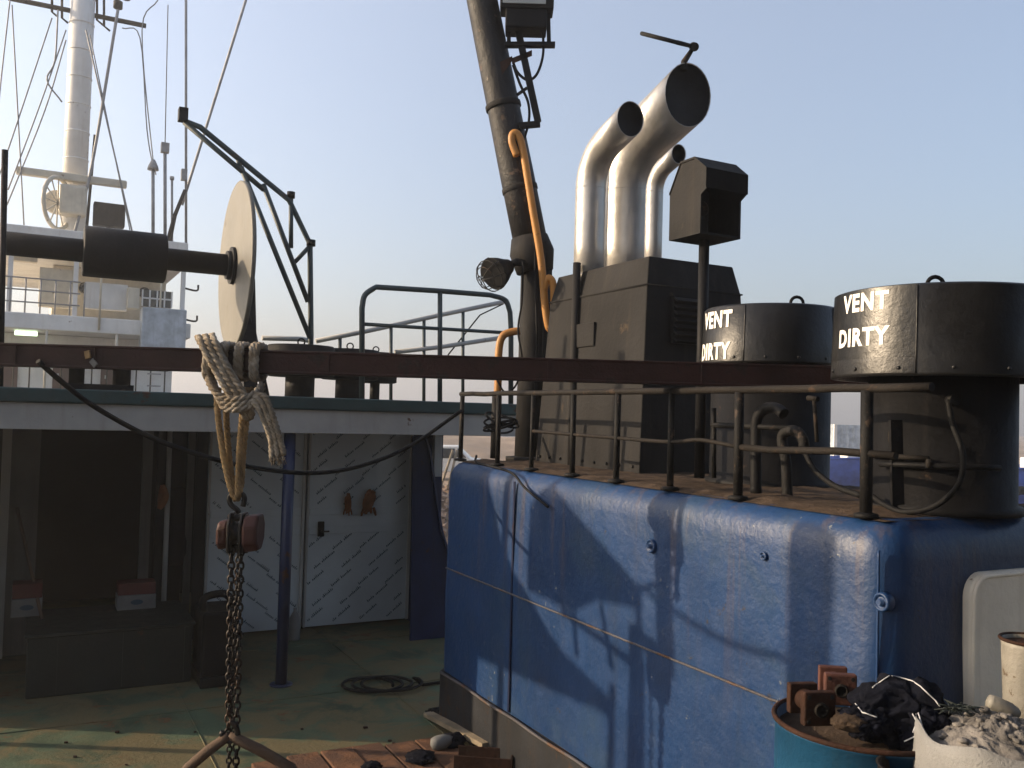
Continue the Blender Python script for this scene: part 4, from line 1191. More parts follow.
# hoop handrail on the roof edge
HB = 1.25
def hp(x, y): return on_b(x, y, HB)
hoop = thing('hoop_handrail', 'grey-teal hoop handrail standing on the roof edge left of the crane post', 'handrail', hp(440, 399))
l0, r0 = hp(362, 398), hp(511, 398)
l0.z = r0.z = ZR2 - .01
mb = MB(); mb.tube([l0, hp(362, 310)] + crom([hp(362, 308), hp(365, 295), hp(376, 287)], 4) + [hp(440, 291)] + crom([hp(490, 295), hp(505, 300), hp(510, 312)], 4) + [hp(511, 330), r0], .024, 10); mb.build('hoop', 'tealrail', hoop)
mb = MB(); q = hp(440, 398); q.z = ZR2 - .01; mb.cyl(q, hp(440, 291), .022, 10); mb.build('upright', 'tealrail', hoop)
mb = MB(); mb.cyl(hp(362, 324), hp(510, 333), .016, 8); mb.build('mid_rail', 'tealrail', hoop)
# sloping stair handrail behind
HS = 3.6
def sp_(x, y): return on_b(x, y, HS)
st = thing('stair_handrail', 'pale sloping stair handrails with posts behind the hoop handrail', 'handrail', sp_(420, 399))
for pts in ([(262, 338), (300, 339), (312, 341)], [(316, 341), (367, 331), (440, 315), (508, 301)], [(395, 352), (440, 347), (500, 338)]):
    mb = MB(); mb.tube([sp_(*p) for p in pts], .027, 8); mb.build('rail', 'fascia', st)
for x, y in ((340, 338), (391, 327), (424, 320), (463, 312)):
    q = sp_(x, 398); q.z = ZR2 - .01
    mb = MB(); mb.cyl(q, sp_(x, y), .02, 8); mb.build('post', 'tealrail', st)
mb = MB(); mb.tube([sp_(448, 355), sp_(480, 315), sp_(503, 304)], .009, 6); mb.build('lashing_line', 'rubber', st)

# ================================================================== BRIDGE SUPERSTRUCTURE
BB = 21.4
br = thing('ship_bridge', 'white bridge superstructure with stacked decks far beyond the deck house', 'bridge', S(-1.3, BB, 0))
def ba(px, b=BB): return (on_b(px, 300, b) - ORG).dot(RT)
A0, A1 = -4.6, ba(186)
mb = MB(); mb.sbox(A0, A1 - .1, BB + 1.6, BB + 9, 0, 4.1); mb.build('lower_house', 'white', br)
mb = MB(); mb.sbox(A0, A1 + .15, BB - .1, BB + 9, 4.12, 4.55); mb.build('deck_band', 'white', br, bevel=.03)
mb = MB(); mb.sbox(ba(52, BB + 2.2), A1 - .3, BB + 2.2, BB + 8, 4.56, 6.2); mb.build('upper_house', 'cream', br)
mb = MB(); mb.sbox(A0, A1 + .0, BB - .05, BB + 9, 6.22, 6.9); mb.build('top_bulwark', 'white', br, bevel=.03)
for px in (9, 75, 183):
    mb = MB(); a = ba(px); mb.sbox(a - .06, a + .06, BB + .05, BB + .17, 4.56, 6.21); mb.build('pillar', 'white', br)
for (x0, x1, y0, y1, m_, b) in ((12, 38, 250, 260, 'cream', BB + .4), (38, 74, 270, 306, 'cream', BB + .6), (84, 128, 285, 308, 'white', BB + .5), (127, 140, 288, 308, 'cream', BB + .1)):
    q0, q1 = on_b(x0, y1, b), on_b(x1, y0, b)
    mb = MB(); mb.sbox((q0 - ORG).dot(RT), (q1 - ORG).dot(RT), b, b + .3, max(q0.z, 4.56), min(6.21, q1.z)); mb.build('locker', m_, br, bevel=.02)
q0, q1 = on_b(142, 306, BB + .2), on_b(172, 292, BB + .2)
mb = MB(); mb.sbox((q0 - ORG).dot(RT), (q1 - ORG).dot(RT), BB + .2, BB + .5, q0.z, q1.z); wnd = mb.build('window', 'glass', br)
for k in range(5):
    a = (q0 - ORG).dot(RT) + ((q1 - ORG).dot(RT) - (q0 - ORG).dot(RT)) * k / 4
    mb = MB(); mb.sbox(a - .02, a + .02, BB + .16, BB + .2, q0.z, q1.z); mb.build('window_bar', 'white', wnd)
mb = MB(); mb.sbox((q0 - ORG).dot(RT), (q1 - ORG).dot(RT), BB + .16, BB + .197, (q0.z + q1.z) / 2 - .02, (q0.z + q1.z) / 2 + .02); mb.build('window_bar', 'white', wnd)
for k in range(9):
    a = A0 + .2 + k * .36
    mb = MB(); mb.cyl(S(a, BB + .05, 4.5), S(a, BB + .05, 5.5), .022, 6); mb.build('rail_post', 'rigging', br)
for z in (4.85, 5.18, 5.5):
    mb = MB(); mb.cyl(S(A0, BB + .05, z), S(ba(80), BB + .05, z), .022, 6); mb.build('rail', 'rigging', br)
for k in range(7):
    a = ba(20) + k * .55
    mb = MB(); mb.lathe(S(a, BB + 2.19, 5.6) if a > ba(60) else S(a, BB + 1.59, 3.4), [(.17, 0), (.17, .04), (.13, .05), (.13, .02), (.01, .02)], 18, -FW, cap=False); mb.build('porthole', 'glass', br)
for (px_, z0_, z1_, r_) in ((100, 4.2, 6.9, .03), (118, 2.2, 4.1, .04), (160, 4.5, 6.2, .03), (48, 2.2, 4.1, .03)):
    a = ba(px_); mb = MB(); mb.cyl(S(a, BB - .13, z0_), S(a, BB - .13, z1_), r_, 8); mb.build('pipe_run', 'cream', br)
for k in range(5):
    mb = MB(); a = ba(150) ; mb.sbox(a, a + .36, BB - .16, BB - .12, 2.35 + k * .34, 2.39 + k * .34); mb.build('ladder_rung', 'rigging', br)
# lower level: recess walls, brown doors, grey cabinet, lit lamp
for (x0, x1) in ((-12, 21), (56, 86), (104, 134)):
    a0, a1 = ba(x0, BB + 1.55), ba(x1, BB + 1.55)
    mb = MB(); mb.sbox(a0, a1, BB + 1.52, BB + 1.62, 2.2, 3.75); dd = mb.build('brown_door', 'brownwood', br)
    mb = MB(); mb.sbox(a0 + .1, a0 + .16, BB + 1.47, BB + 1.519, 2.9, 3.0); mb.build('handle', 'lens', dd)
q0, q1 = on_b(141, 342, BB - .35), on_b(187, 310, BB - .35)
mb = MB(); mb.sbox((q0 - ORG).dot(RT), (q1 - ORG).dot(RT), BB - .35, BB + .3, q0.z - .2, q1.z); mb.build('cabinet', 'container', br, bevel=.03)
q0 = on_b(27, 313, BB + .6)
mb = MB(); mb.box(V((q0.x, q0.y, 4.04)), RT * .28, FW * .08, Z * .06); mb.build('tube_lamp', 'lampon', br, bevel=.02)
mb = MB()
for k in range(14):
    a = A0 + .3 + k * .38
    if a > A1: break
    mb = MB(); mb.cyl(S(a, BB - .02, 2.2), S(a, BB - .02, 3.3), .02, 6); mb.build('rail_post', 'raildust', br)
for z in (3.3,):
    mb = MB(); mb.cyl(S(A0, BB - .02, z), S(A1 + .1, BB - .02, z), .02, 6); mb.build('rail', 'raildust', br)
mb = MB(); mb.sbox(A0, A1 + .15, BB - .1, BB + 1.6, 2.05, 2.2); mb.build('lower_deck', 'white', br)
for x in (4.7, 5.6):
    mb = MB(); mb.tube(crom([S(ba(183), BB + .1, x), S(A1 + .3, BB + .1, x - .05), S(A1 + .34, BB + .1, x + .12)], 4), .03, 6); mb.build('side_hook', 'raildust', br)
# mast
mt = on_b(73, 224, BB + 1.5)
def mp_(x, y): return on_b(x, y, BB + 1.5)
mast = thing('ship_mast', 'tall white mast with crossbar, radar scanner and lamps above the bridge', 'mast', V((mt.x, mt.y, 6.9)))
top = mp_(76, -60)
mb = MB(); mb.tube([V((mt.x, mt.y, 6.88)), V((mt.x, mt.y, top.z))], [.33, .33], 20); mb.build('column', 'white', mast)
mb = MB(); mb.cyl(mp_(8, -2), mp_(146, 26), .075, 8); mb.build('crossbar', 'raildust', mast)
for (x, y) in ((52, 8), (62, 14), (97, 16), (104, 22)):
    mb = MB(); mb.tube([mp_(x, y - 25), mp_(x, y + 4), mp_(x + 6, y + 9)], .035, 6); mb.build('lamp_bracket', 'raildust', mast)
for (x, y) in ((118, 5), (126, -4)):
    mb = MB(); mb.lathe(mp_(x, y), [(.05, -.12), (.13, -.1), (.13, .1), (.06, .14)], 12); mb.build('signal_lamp', 'black', mast)
mb = MB(); mb.box(mp_(72, 182) - FW * .55, RT * 1.42 , FW * .10, Z * .11); mb.build('radar_scanner', 'cream', mast, bevel=.04)
mb = MB(); c = mp_(72, 205) - FW * .55; mb.box(c, RT * .36, FW * .3, Z * .42); mb.build('radar_gearbox', 'cream', mast, bevel=.08)
c = mp_(56, 205) - FW * .4
mb = MB(); mb.lathe(c, [(.30, -.1), (.34, -.05), (.34, .05), (.30, .1), (.22, .1)], 24, -FW)
mb.build('lamp_drum', 'cream', mast)
ra = (RT * .86 - FW * .5).normalized(); x, y = frame(ra)
rc_ = mp_(57, 208) - FW * .7
mb = MB(); mb.tube([rc_ + (x * math.cos(2 * math.pi * k / 28) + y * math.sin(2 * math.pi * k / 28)) * .72 for k in range(28)], .06, 8, closed=True); mb.build('loop_antenna', 'cream', mast)
for k in range(6):
    mb = MB(); t_ = math.pi * k / 6; w_ = x * math.cos(t_) + y * math.sin(t_); mb.cyl(rc_ - w_ * .7, rc_ + w_ * .7, .02, 6); mb.build('loop_spoke', 'cream', mast)
for k in range(12):
    mb = MB(); zz_ = 7.6 + k * .8; mb.lathe(V((mt.x, mt.y, zz_)), [(.33, 0), (.345, .01), (.345, .04), (.33, .05)], 20); mb.build('mast_band', 'white', mast)
mb = MB(); q = mp_(108, 218) - FW * .4; mb.box(q, RT * .42, FW * .2, Z * .33); mb.bar(q - Z * .33, V((q.x, q.y, 6.88)), .1, .1, V((0, 1, 0))); mb.build('panel_box', 'charcoal', mast, bevel=.03)
mb = MB(); mb.bar(mp_(95, 135), V((mp_(86, 230).x, mp_(86, 230).y, 6.88)), .08, .08); mb.build('side_stay', 'raildust', mast)
for (pts, r) in (([(10, 0), (0, 90), (-8, 180)], .02), ([(12, 5), (24, 225)], .02), ([(52, 18), (8, 150), (-10, 200)], .02), ([(66, 30), (40, 105), (8, 190)], .02), ([(66, 40), (45, 110), (7, 205)], .02),
                 ([(86, 30), (133, 235)], .025), ([(90, 35), (130, 230)], .018), ([(118, 10), (92, 165), (74, 235)], .045), ([(58, 10), (55, 60), (47, 80), (62, 102)], .025), ([(246, 0), (182, 205)], .045), ([(158, 0), (142, 30), (152, 150), (156, 175)], .018), ([(122, 28), (140, 38), (147, 130), (154, 172)], .018)):
    mb = MB(); mb.tube(crom([on_b(x, y, BB + .8) for x, y in pts], 5), r, 5); mb.build('rigging_line', 'rigging', mast)
for (x, y0, y1, r, lab) in ((153, 170, 243, .05, 'short antenna with cone cap on the bridge top'), (165, 148, 245, .05, 'antenna rod with small square head on the bridge top'), (186, -30, 245, .04, 'long whip antenna at the bridge corner'), (172, 180, 245, .035, 'plain stub antenna on the bridge top')):
    q = on_b(x, y1, BB + .25); 
    t = thing('antenna', lab, 'antenna', V((q.x, q.y, 6.89)), 'antennas on the bridge top')
    mb = MB(); mb.cyl(V((q.x, q.y, 6.88)), on_b(x, y0, BB + .25), r, 8); mb.build('rod', 'rigging', t)
    e = on_b(x, y0, BB + .25)
    mb = MB()
    if x == 153: mb.lathe(e, [(.16, 0), (.14, .1), (.05, .3)], 14)
    elif x == 165: mb.box(e, RT * .11, FW * .1, Z * .14); mb.cyl(e, on_b(168, 5, BB + .25), .015, 6)
    elif x == 186: mb.box(on_b(184, 175, BB + .25), RT * .08, FW * .1, Z * .16)
    else: mb.lathe(e, [(.06, 0), (.06, .1)], 10)
    mb.build('head', 'rigging', t)
q = on_b(178, 215, BB + .1)
mb = MB(); mb.tube([on_b(168, 244, BB + .1), on_b(175, 215, BB + .1), on_b(185, 190, BB + .1)], [.09, .06, .05], 8)
tag(mb.build('rigging_screw', 'charcoal'), 'dark stay tensioner slanting up from the bridge top corner', 'rigging')

# ================================================================== SHORE BEYOND
GZ = -1.3
def gp(px, d): 
    p = on_y(px, 480, d); p.z = GZ; return p
car = thing('parked_car', 'white off-road car parked on the shore seen past the curved blue plate', 'car', gp(452, 47))
cc = gp(452, 47)
def cp(x, y, z): return cc + V((x, y, z))
prof = [(-2.2, .45), (-2.25, .9), (-2.05, 1.05), (-1.9, 1.75), (0.3, 1.78), (.95, 1.15), (2.1, 1.0), (2.25, .75), (2.2, .45)]
mb = MB(); mb.prism([cp(x, -.85, z) for x, z in prof], V((0, 1.7, 0))); mb.build('body', 'carwhite', car, bevel=.05)
for x in (-1.4, 1.4):
    for yy in (-.88, .68):
        mb = MB(); mb.lathe(cp(x, yy, .36), [(.2, 0), (.36, 0), (.36, .2), (.2, .2)], 20, V((0, 1, 0))); wl = mb.build('wheel', 'rubber', car)
for x0, x1 in ((-1.75, -.85), (-.75, .15)):
    mb = MB(); mb.box(cp((x0 + x1) / 2, -.86, 1.4), V(((x1 - x0) / 2, 0, 0)), V((0, .02, 0)), V((0, 0, .25))); mb.build('window', 'glass', car)
mb = MB(); mb.add([cp(.3, -.87, 1.68), cp(.25, -.87, 1.2), cp(.75, -.87, 1.2)], [(0, 1, 2)]); mb.build('window', 'glass', car)
# rubble bank
mb = MB()
for k in range(700):
    d = random.uniform(19, 40)
    x = random.uniform(395, 520)
    p = gp(x, d)
    s_ = random.uniform(.08, .32)
    rot = Matrix.Rotation(random.uniform(0, 6.28), 3, V((random.random(), random.random(), random.random() + .1)).normalized())
    cs = [V((i, j, l)) * s_ * .5 for l in (-1, 1) for (i, j) in ((-1, -1), (1, -1), (1, 1), (-1, 1))]
    hump = max(0, .5 - abs(d - 30) * .04)
    mb.hexa([p + V((0, 0, hump + s_ * .2)) + rot @ (V((c.x * random.uniform(.6, 1), c.y * random.uniform(.6, 1), c.z * random.uniform(.5, .9)))) for c in cs])
o = mb.build('rubble', 'rubble', kind='stuff')
tag(o, 'brown broken stone rubble scattered on the shore', 'rubble')
def bank(u, v):
    x, y = -22 + 44 * u, 55 + 30 * v
    h_ = math.sin(math.pi * v) ** 1.2 * (1.0 + .5 * noise.noise(V((x * .1, y * .1, 0)))) + .1 * noise.noise(V((x * .8, y * .8, 2)))
    return V((x, y, GZ - .05 + max(0, h_) * 1.6))
mb = MB(); vs, fs = wave_sheet(bank, 60, 30); mb.add(vs, fs, True)
struct(mb.build('earth_bank', 'shore'))
# long white boat hull beyond the bank, low pole barrier
wl_ = thing('white_wall', 'long low white wall on the shore beyond the car', 'wall', gp(470, 90))
q = gp(470, 90)
mb = MB(); mb.box(q + V((0, 0, .9)), V((9, 0, 0)), V((0, .2, 0)), V((0, 0, .9))); mb.build('wall_body', 'white', wl_)
mb = MB(); mb.box(q + V((0, 0, 1.86)), V((9.1, 0, 0)), V((0, .26, 0)), V((0, 0, .055))); mb.build('coping', 'white', wl_)
for k, (x, dx) in enumerate(((437, .6), (446, .4))):
    q = gp(x, 36)
    mb = MB(); mb.cyl(q, q + V((dx, 0, 2.0)), .05, 8)
    tag(mb.build('wooden_pole', 'timber'), ('more slanted', 'steeper')[k] + ' of two thin wooden poles stuck in the rubble before the white car', 'pole', 'poles in the rubble')
# right background: container, blue boat
ct = thing('shipping_container', 'pale blue-grey container standing on the shore seen between the two vents', 'container', gp(850, 60))
q = gp(852, 60)
mb = MB(); mb.box(q + V((0, 0, 1.7)), V((1.6, 0, 0)), V((0, 1.2, 0)), V((0, 0, 1.7))); mb.build('body', 'container', ct)
for k in range(9):
    mb = MB(); mb.box(q + V((-1.5 + k * .375, -1.22, 1.7)), V((.07, 0, 0)), V((0, .018, 0)), V((0, 0, 1.6))); mb.build('corrugation', 'container', ct)
for sx in (-1.6, 1.6):
    mb = MB(); mb.box(q + V((sx, -1.2, 1.7)), V((.1, 0, 0)), V((0, .1, 0)), V((0, 0, 1.72))); mb.build('corner_post', 'white', ct)
def boat(px, d, lab, ln, h):
    q = gp(px, d)
    t = thing('small_boat', lab, 'boat', q)
    mb = MB()
    def bp_(u, v):
        x = -ln / 2 + ln * u
        wv = math.sin(math.pi * min(1, u * .9 + .12)) ** .6
        th = math.pi * v
        return q + V((x, -math.cos(th) * .95 * wv, h - math.sin(th) * h * .92 + .25 * u * u))
    vs, fs = wave_sheet(bp_, 20, 12)
    mb.add(vs, fs, True); mb.build('hull', 'boatblue', t)
    mb = MB(); mb.tube([bp_(k / 20, 0) for k in range(21)], .05, 6); mb.tube([bp_(k / 20, 1) for k in range(21)], .05, 6); mb.build('gunwale', 'boatblue', t)
    mb = MB(); mb.box(q + V((0, 0, h + .1)), V((.5, 0, 0)), V((0, .5, 0)), V((0, 0, .3))); mb.build('cabin', 'white', t, bevel=.05)
boat(853, 45, 'blue hulled boat lying on the shore seen between the two vents', 5.2, 1.75)
boat(1040, 34, 'blue hulled boat on the shore to the right of the larger vent', 5.5, 2.0)
q = gp(1022, 31)
mb = MB(); mb.tube([q + V((.42 * math.cos(2 * math.pi * k / 24), 0, .95 + .42 * math.sin(2 * math.pi * k / 24))) for k in range(24)], .15, 10, closed=True)
mb.cyl(q, q + Z * .55, .06, 8)
tag(mb.build('tyre_fender', 'rubber'), 'black tyre fender by the blue boat right of the larger vent', 'tyre')

# ================================================================== FOREGROUND CLUTTER
# blue barrel
bd_ = 3.05
btop = on_y(864, 722, bd_)
RB_ = .282
bc = V((btop.x - .005, btop.y, btop.z))
b0 = bc.z - .88
stand = thing('timber_stand', 'low timber crate stand under the blue barrel and the sacks', 'stand', V((bc.x, bc.y, 0)))
for k in range(6):
    mb = MB(); mb.box(V((bc.x + .25, bc.y - .45 + k * .17, b0 - .016)), V((.75, 0, 0)), V((0, .075, 0)), V((0, 0, .015))); mb.build('slat', 'timber', stand)
for x in (-.4, .25, .9):
    mb = MB(); mb.box(V((bc.x + x, bc.y, (b0 - .032) / 2)), V((.05, 0, 0)), V((0, .52, 0)), V((0, 0, max(.02, (b0 - .034) / 2)))); mb.build('bearer', 'timber', stand)
bar_ = thing('oil_barrel', 'open-topped bright blue steel barrel filled with rags beside the casing', 'barrel', V((bc.x, bc.y, b0)))
mb = MB()
pr = [(RB_ - .01, 0), (RB_, .012), (RB_, .27), (RB_ + .012, .29), (RB_, .31), (RB_, .57), (RB_ + .012, .59), (RB_, .61), (RB_, .86), (RB_ + .009, .868), (RB_ + .009, .88), (RB_ - .006, .88), (RB_ - .008, .80), (.01, .79)]
mb.lathe(V((bc.x, bc.y, b0)), pr, 48, cap=False); mb.build('drum_shell', 'barrel', bar_)
mb = MB(); mb.tube([V((bc.x + (RB_ + .003) * math.cos(2 * math.pi * k / 48), bc.y + (RB_ + .003) * math.sin(2 * math.pi * k / 48), bc.z)) for k in range(48)], .009, 8, closed=True); mb.build('rim', 'rusty', bar_)
mb = MB(); mb.lathe(V((bc.x, bc.y, bc.z - .035)), [(RB_ - .009, 0), (.2, .006), (.02, .012)], 32, cap=False); mb.build('dirty_fill', 'grit', bar_)
# flanged blocks
def flange(px, py, d, sz, m_, lab, ry):
    c = on_y(px, py, d)
    t = thing('flange_block', lab, 'flange', c - Z * sz)
    X, Y = V((math.cos(ry), math.sin(ry), 0)), V((-math.sin(ry), math.cos(ry), 0))
    mb = MB(); mb.box(c, X * sz, Y * .016, Z * sz); pl = mb.build('plate', m_, t, bevel=.006)
    mb = MB(); mb.cyl(c + Y * .016, c + Y * .10, sz * .62, 18); mb.box(c + Y * .11, X * sz * .9, Y * .014, Z * sz * .9); mb.build('body', m_, t, bevel=.004)
    mb = MB(); mb.lathe(c - Y * .0, [(sz * .42, .017), (sz * .42, .03), (sz * .28, .03), (sz * .28, .018)], 18, -Y); mb.build('bore_ring', 'raildust', t)
    for sx in (-1, 1):
        for sz_ in (-1, 1):
            mb = MB(); mb.cyl(c + X * sx * sz * .72 + Z * sz_ * sz * .72 - Y * .017, c + X * sx * sz * .72 + Z * sz_ * sz * .72 - Y * .0185, sz * .13, 10); mb.build('bolt_hole', 'hollow_black', t)  # black discs on the plate stand in for the shade in holes
flange(818, 708, 2.92, .054, 'rusty', 'dark rusty square flange block on the barrel fill', .15)
flange(840, 689, 3.10, .053, 'rustred', 'red-brown square flange block behind the darker one on the barrel', -.12)
# jeans heap
jc = on_y(900, 716, 2.98)
def blob(name, m_, c, rad, amp, frq, seed, sub=5, flat=None, lo=None):
    bm = bmesh.new()
    bmesh.ops.create_icosphere(bm, subdivisions=sub, radius=1)
    mbx = MB()
    vs = []
    for v in bm.verts:
        n_ = v.co.normalized()
        q = n_ * frq + V((seed, seed * 1.3, 0))
        f1 = noise.noise(q)
        f2 = 1 - abs(noise.noise(q * 1.6 + V((f1, -f1, f1)) * 1.0)) * 2.0
        f3 = 1 - abs(noise.noise(q * 3.1 + V((f2, f1, 0)) * .5)) * 2.0
        fold = 1 - abs(math.sin(3.4 * (n_.x * .8 + n_.z * .9 - n_.y * .5) + 4.0 * f1 + seed)) ** .7
        k = 1 + amp * .6 * f1 + amp * .45 * (f2 - .5) + amp * .15 * (f3 - .5) - amp * .55 * fold * (1 if name == 'cloth' else .3)
        p = V((n_.x * rad[0], n_.y * rad[1], n_.z * rad[2])) * k
        if lo is not None and p.z < lo: p.z = lo
        vs.append(c + p)
    mbx.add(vs, [tuple(v.index for v in f.verts) for f in bm.faces], True)
    bm.free()
    return mbx
jt = thing('denim_clothes', 'crumpled dark blue trousers with white piping heaped on the blue barrel', 'clothes', jc - Z * .1)
mb = blob('cloth', 'denim', jc, (.165, .14, .125), .30, 1.5, 3.1, 6)
cl = mb.build('cloth', 'denim', jt)
mb = blob('cloth', 'denim', on_y(866, 722, 2.88), (.085, .07, .05), .4, 2.2, 8.1, 5); mb.build('trouser_leg', 'denim', jt)
mb = blob('cloth', 'denim', on_y(925, 735, 2.86), (.09, .07, .085), .35, 2.2, 5.1, 5); mb.build('trouser_leg', 'denim', jt)
from mathutils.bvhtree import BVHTree
verts_j = [v.co + ROOT[cl.name] for v in cl.data.vertices]
allv, allf = [], []
for ch in jt.children:
    o_ = len(allv)
    allv += [v.co + ROOT[ch.name] for v in ch.data.vertices]
    allf += [tuple(i + o_ for i in p.vertices) for p in ch.data.polygons]
bvh = BVHTree.FromPolygons(allv, allf)
for line in ([(855, 703), (862, 712), (876, 717)], [(891, 676), (905, 676), (920, 686), (935, 700), (944, 712)], [(918, 712), (922, 725), (918, 735), (905, 741)], [(912, 713), (917, 722), (913, 732)], [(872, 688), (880, 682), (889, 676)]):
    pts = []
    for i in range(len(line) - 1):
        for k in range(10):
            x = line[i][0] + (line[i + 1][0] - line[i][0]) * k / 8
            y = line[i][1] + (line[i + 1][1] - line[i][1]) * k / 8
            d = ray(x, y).normalized()
            h = bvh.ray_cast(EYE, d)
            if h[0] is not None: pts.append(h[0] - d * .001)
    if len(pts) > 3:
        mb = MB(); mb.tube([sum(pts[max(0, i - 1):i + 2], V((0, 0, 0))) / len(pts[max(0, i - 1):i + 2]) - ray(900, 700).normalized() * .003 for i in range(len(pts))], .0022, 5); mb.build('white_piping', 'stitch', cl)
mb = blob('rag', 'grit', on_y(850, 722, 2.86), (.06, .05, .025), .3, 2.4, 2.2, 4)
tag(mb.build('oily_rag', 'grit'), 'pale oily rag lying between the flange blocks and the dark trousers', 'rag')
for (x, y, w, h, lab, sd) in GLOVES:
    p = on_b(x, y, DB - .075)
    mb = blob('glove', 'orange', V((0, 0, 0)), (w, .022, h), .4, 1.6, sd, 4)
    mb.v = [p + RT * (q.x + .25 * q.z * math.sin(sd)) + FW * q.y + Z * q.z for q in mb.v]
    for f_ in range(4):
        a_ = RT * ((f_ - 1.5) * w * .55)
        mb.tube([p + a_ - Z * h * .6, p + a_ * 1.35 - Z * h * (.95 + .1 * math.sin(f_ * 2 + sd)), p + a_ * 1.5 - Z * h * (1.2 + .12 * math.sin(f_ * 2 + sd))], [w * .26, w * .24, w * .16], 8)
    tag(mb.build('work_glove', 'orange'), lab, 'glove')
# sack with waste heap
sk = on_y(1000, 752, 2.72)
sackt = thing('waste_sack', 'white woven sack overflowing with grey dusty waste right of the blue barrel', 'sack', V((sk.x, sk.y, b0)))
mb = MB()
def skp(u, v):
    t = 2 * math.pi * u
    r = .235 + .02 * math.sin(v * 3.0) + .016 * noise.noise(V((math.cos(t) * 2, math.sin(t) * 2, v * 3)))
    z = b0 + (sk.z + .06 - b0) * v + .03 * noise.noise(V((math.cos(t) * 2, math.sin(t) * 2, 9))) * max(0, v - .6) * 2.5
    return V((sk.x + .02 + r * 1.05 * math.cos(t), sk.y + r * math.sin(t), z))
vs, fs = wave_sheet(skp, 60, 24); mb.add(vs, fs, True)
o = mb.build('bag', 'sack', sackt); so = o.modifiers.new('s', 'SOLIDIFY'); so.thickness = .004
def heap(u, v):
    t = 2 * math.pi * u
    r = .228 * v
    p = V((sk.x + .02 + r * 1.04 * math.cos(t), sk.y + r * math.sin(t), 0))
    h_ = .085 * (1 - v ** 2) + .045 * noise.noise(p * 7) * (1.1 - v) + .022 * abs(noise.noise(p * 19)) + .012 * abs(noise.noise(p * 45)) + .005 * noise.noise(p * 110)
    p.z = sk.z + .0 + h_
    return p
mb = MB(); vs, fs = wave_sheet(heap, 120, 60); mb.add(vs, fs, True); mb.build('waste_heap', 'cement', sackt, kind='stuff')
for k in range(34):
    u, v = random.random(), random.uniform(.1, .85)
    p = heap(u, v)
    mb = blob('clod', 'cement', p + Z * .004, (random.uniform(.006, .022), random.uniform(.006, .018), random.uniform(.005, .012)), .4, 2, random.random() * 20, 2)
    mb.build('clod', 'cement', sackt)
mb = MB()
for k in range(40):
    p = on_y(950 + random.random() * 18, 706 + random.random() * 6, 2.8 + random.uniform(-.03, .03))
    d = V((random.uniform(-.03, .03), random.uniform(-.02, .02), random.uniform(-.005, .015)))
    mb.tube([p, p + d, p + d * 2 - Z * .008], .002, 4)
mb.build('green_twine', 'green', sackt, kind='stuff')
# second barrel rim edge behind (at 890,750)
c = on_y(918, 769, 2.68)
mb = MB(); mb.lathe(V((c.x, c.y, b0)), [(.10, 0), (.11, .02), (.11, c.z - b0), (.116, c.z - b0 + .006), (.104, c.z - b0 + .006), (.1, c.z - b0 - .04), (.01, c.z - b0 - .04)], 32, cap=False)
tag(mb.build('grease_tin', 'steeldark'), 'rusty dark tin squeezed between the blue barrel and the waste sack', 'tin')
# white pail standing by the door
pc_ = on_y(1030, 640, 2.95)
pail = thing('dirty_pail', 'dirty white pail with dark rim in front of the white rounded door', 'pail', V((pc_.x, pc_.y, pc_.z - .34)))
mb = MB(); mb.lathe(pc_, [(.068, -.34), (.072, -.33), (.084, -.02), (.086, 0), (.08, 0), (.076, -.06), (.01, -.07)], 32, cap=False); mb.build('pail_body', 'pail', pail)
mb = MB(); mb.tube([pc_ + V((.087 * math.cos(2 * math.pi * k / 32), .087 * math.sin(2 * math.pi * k / 32), 0)) for k in range(32)], .006, 6, closed=True); mb.lathe(pc_ - Z * .012, [(.08, 0), (.01, .002)], 24, cap=False); mb.build('pail_rim', 'rusty', pail)
mb = MB(); mb.box(V((pc_.x, pc_.y, (pc_.z - .34 + b0) / 2)), V((.12, 0, 0)), V((0, .1, 0)), V((0, 0, (pc_.z - .342 - b0) / 2)))
tag(mb.build('wooden_box', 'timber', bevel=.005), 'plain wooden box supporting the dirty white pail', 'box')
rl = on_y(1000, 706, 2.86)
mb = MB(); rv = V((.9, -.2, -.35)).normalized(); mb.lathe(rl - rv * .04, [(.004, 0), (.02, .003), (.024, .012), (.024, .07), (.018, .09), (.01, .1)], 18, rv)
tag(mb.build('plastic_tub', 'pail'), 'small pale yellow plastic bottle lying on the waste sack by the pail', 'bottle')
# debris at the foot of the casing
def dz(px, py, z=0.0): return on_z(px, py, z)
mb = MB(); mb.bar(dz(428, 714, .03), dz(487, 745, .09), .07, .03)
tag(mb.build('timber_batten', 'timber'), 'long pale timber batten lying at the foot of the blue casing', 'timber')
mb = MB(); p, q = dz(464, 728, .06), dz(500, 748, .06); dd_ = (q - p).normalized(); 
mb.bar(p, q, .012, .12, FW); mb.bar(p + V((.05, .02, -.05)), q + V((.05, .02, -.05)), .1, .012)
tag(mb.build('angle_iron', 'rusty'), 'rusty angle iron offcut leaning by the casing foot', 'angle iron')
mb = MB()
p, q = dz(456, 760, .06), dz(512, 764, .06)
d = (q - p).normalized(); y_ = Z.cross(d)
mb.box((p + q) / 2 - Z * .052, d * (q - p).length / 2, y_ * .09, Z * .006)
mb.box((p + q) / 2 - y_ * .084, d * (q - p).length / 2, y_ * .006, Z * .06)
mb.box((p + q) / 2 + y_ * .084, d * (q - p).length / 2, y_ * .006, Z * .06)
mb.box(q + d * .006, d * .006, y_ * .09, Z * .075)
tag(mb.build('steel_channel', 'rusty', bevel=.003), 'rusty brown steel channel piece on the planks by the casing', 'steel channel')
p = dz(441, 742, .075)
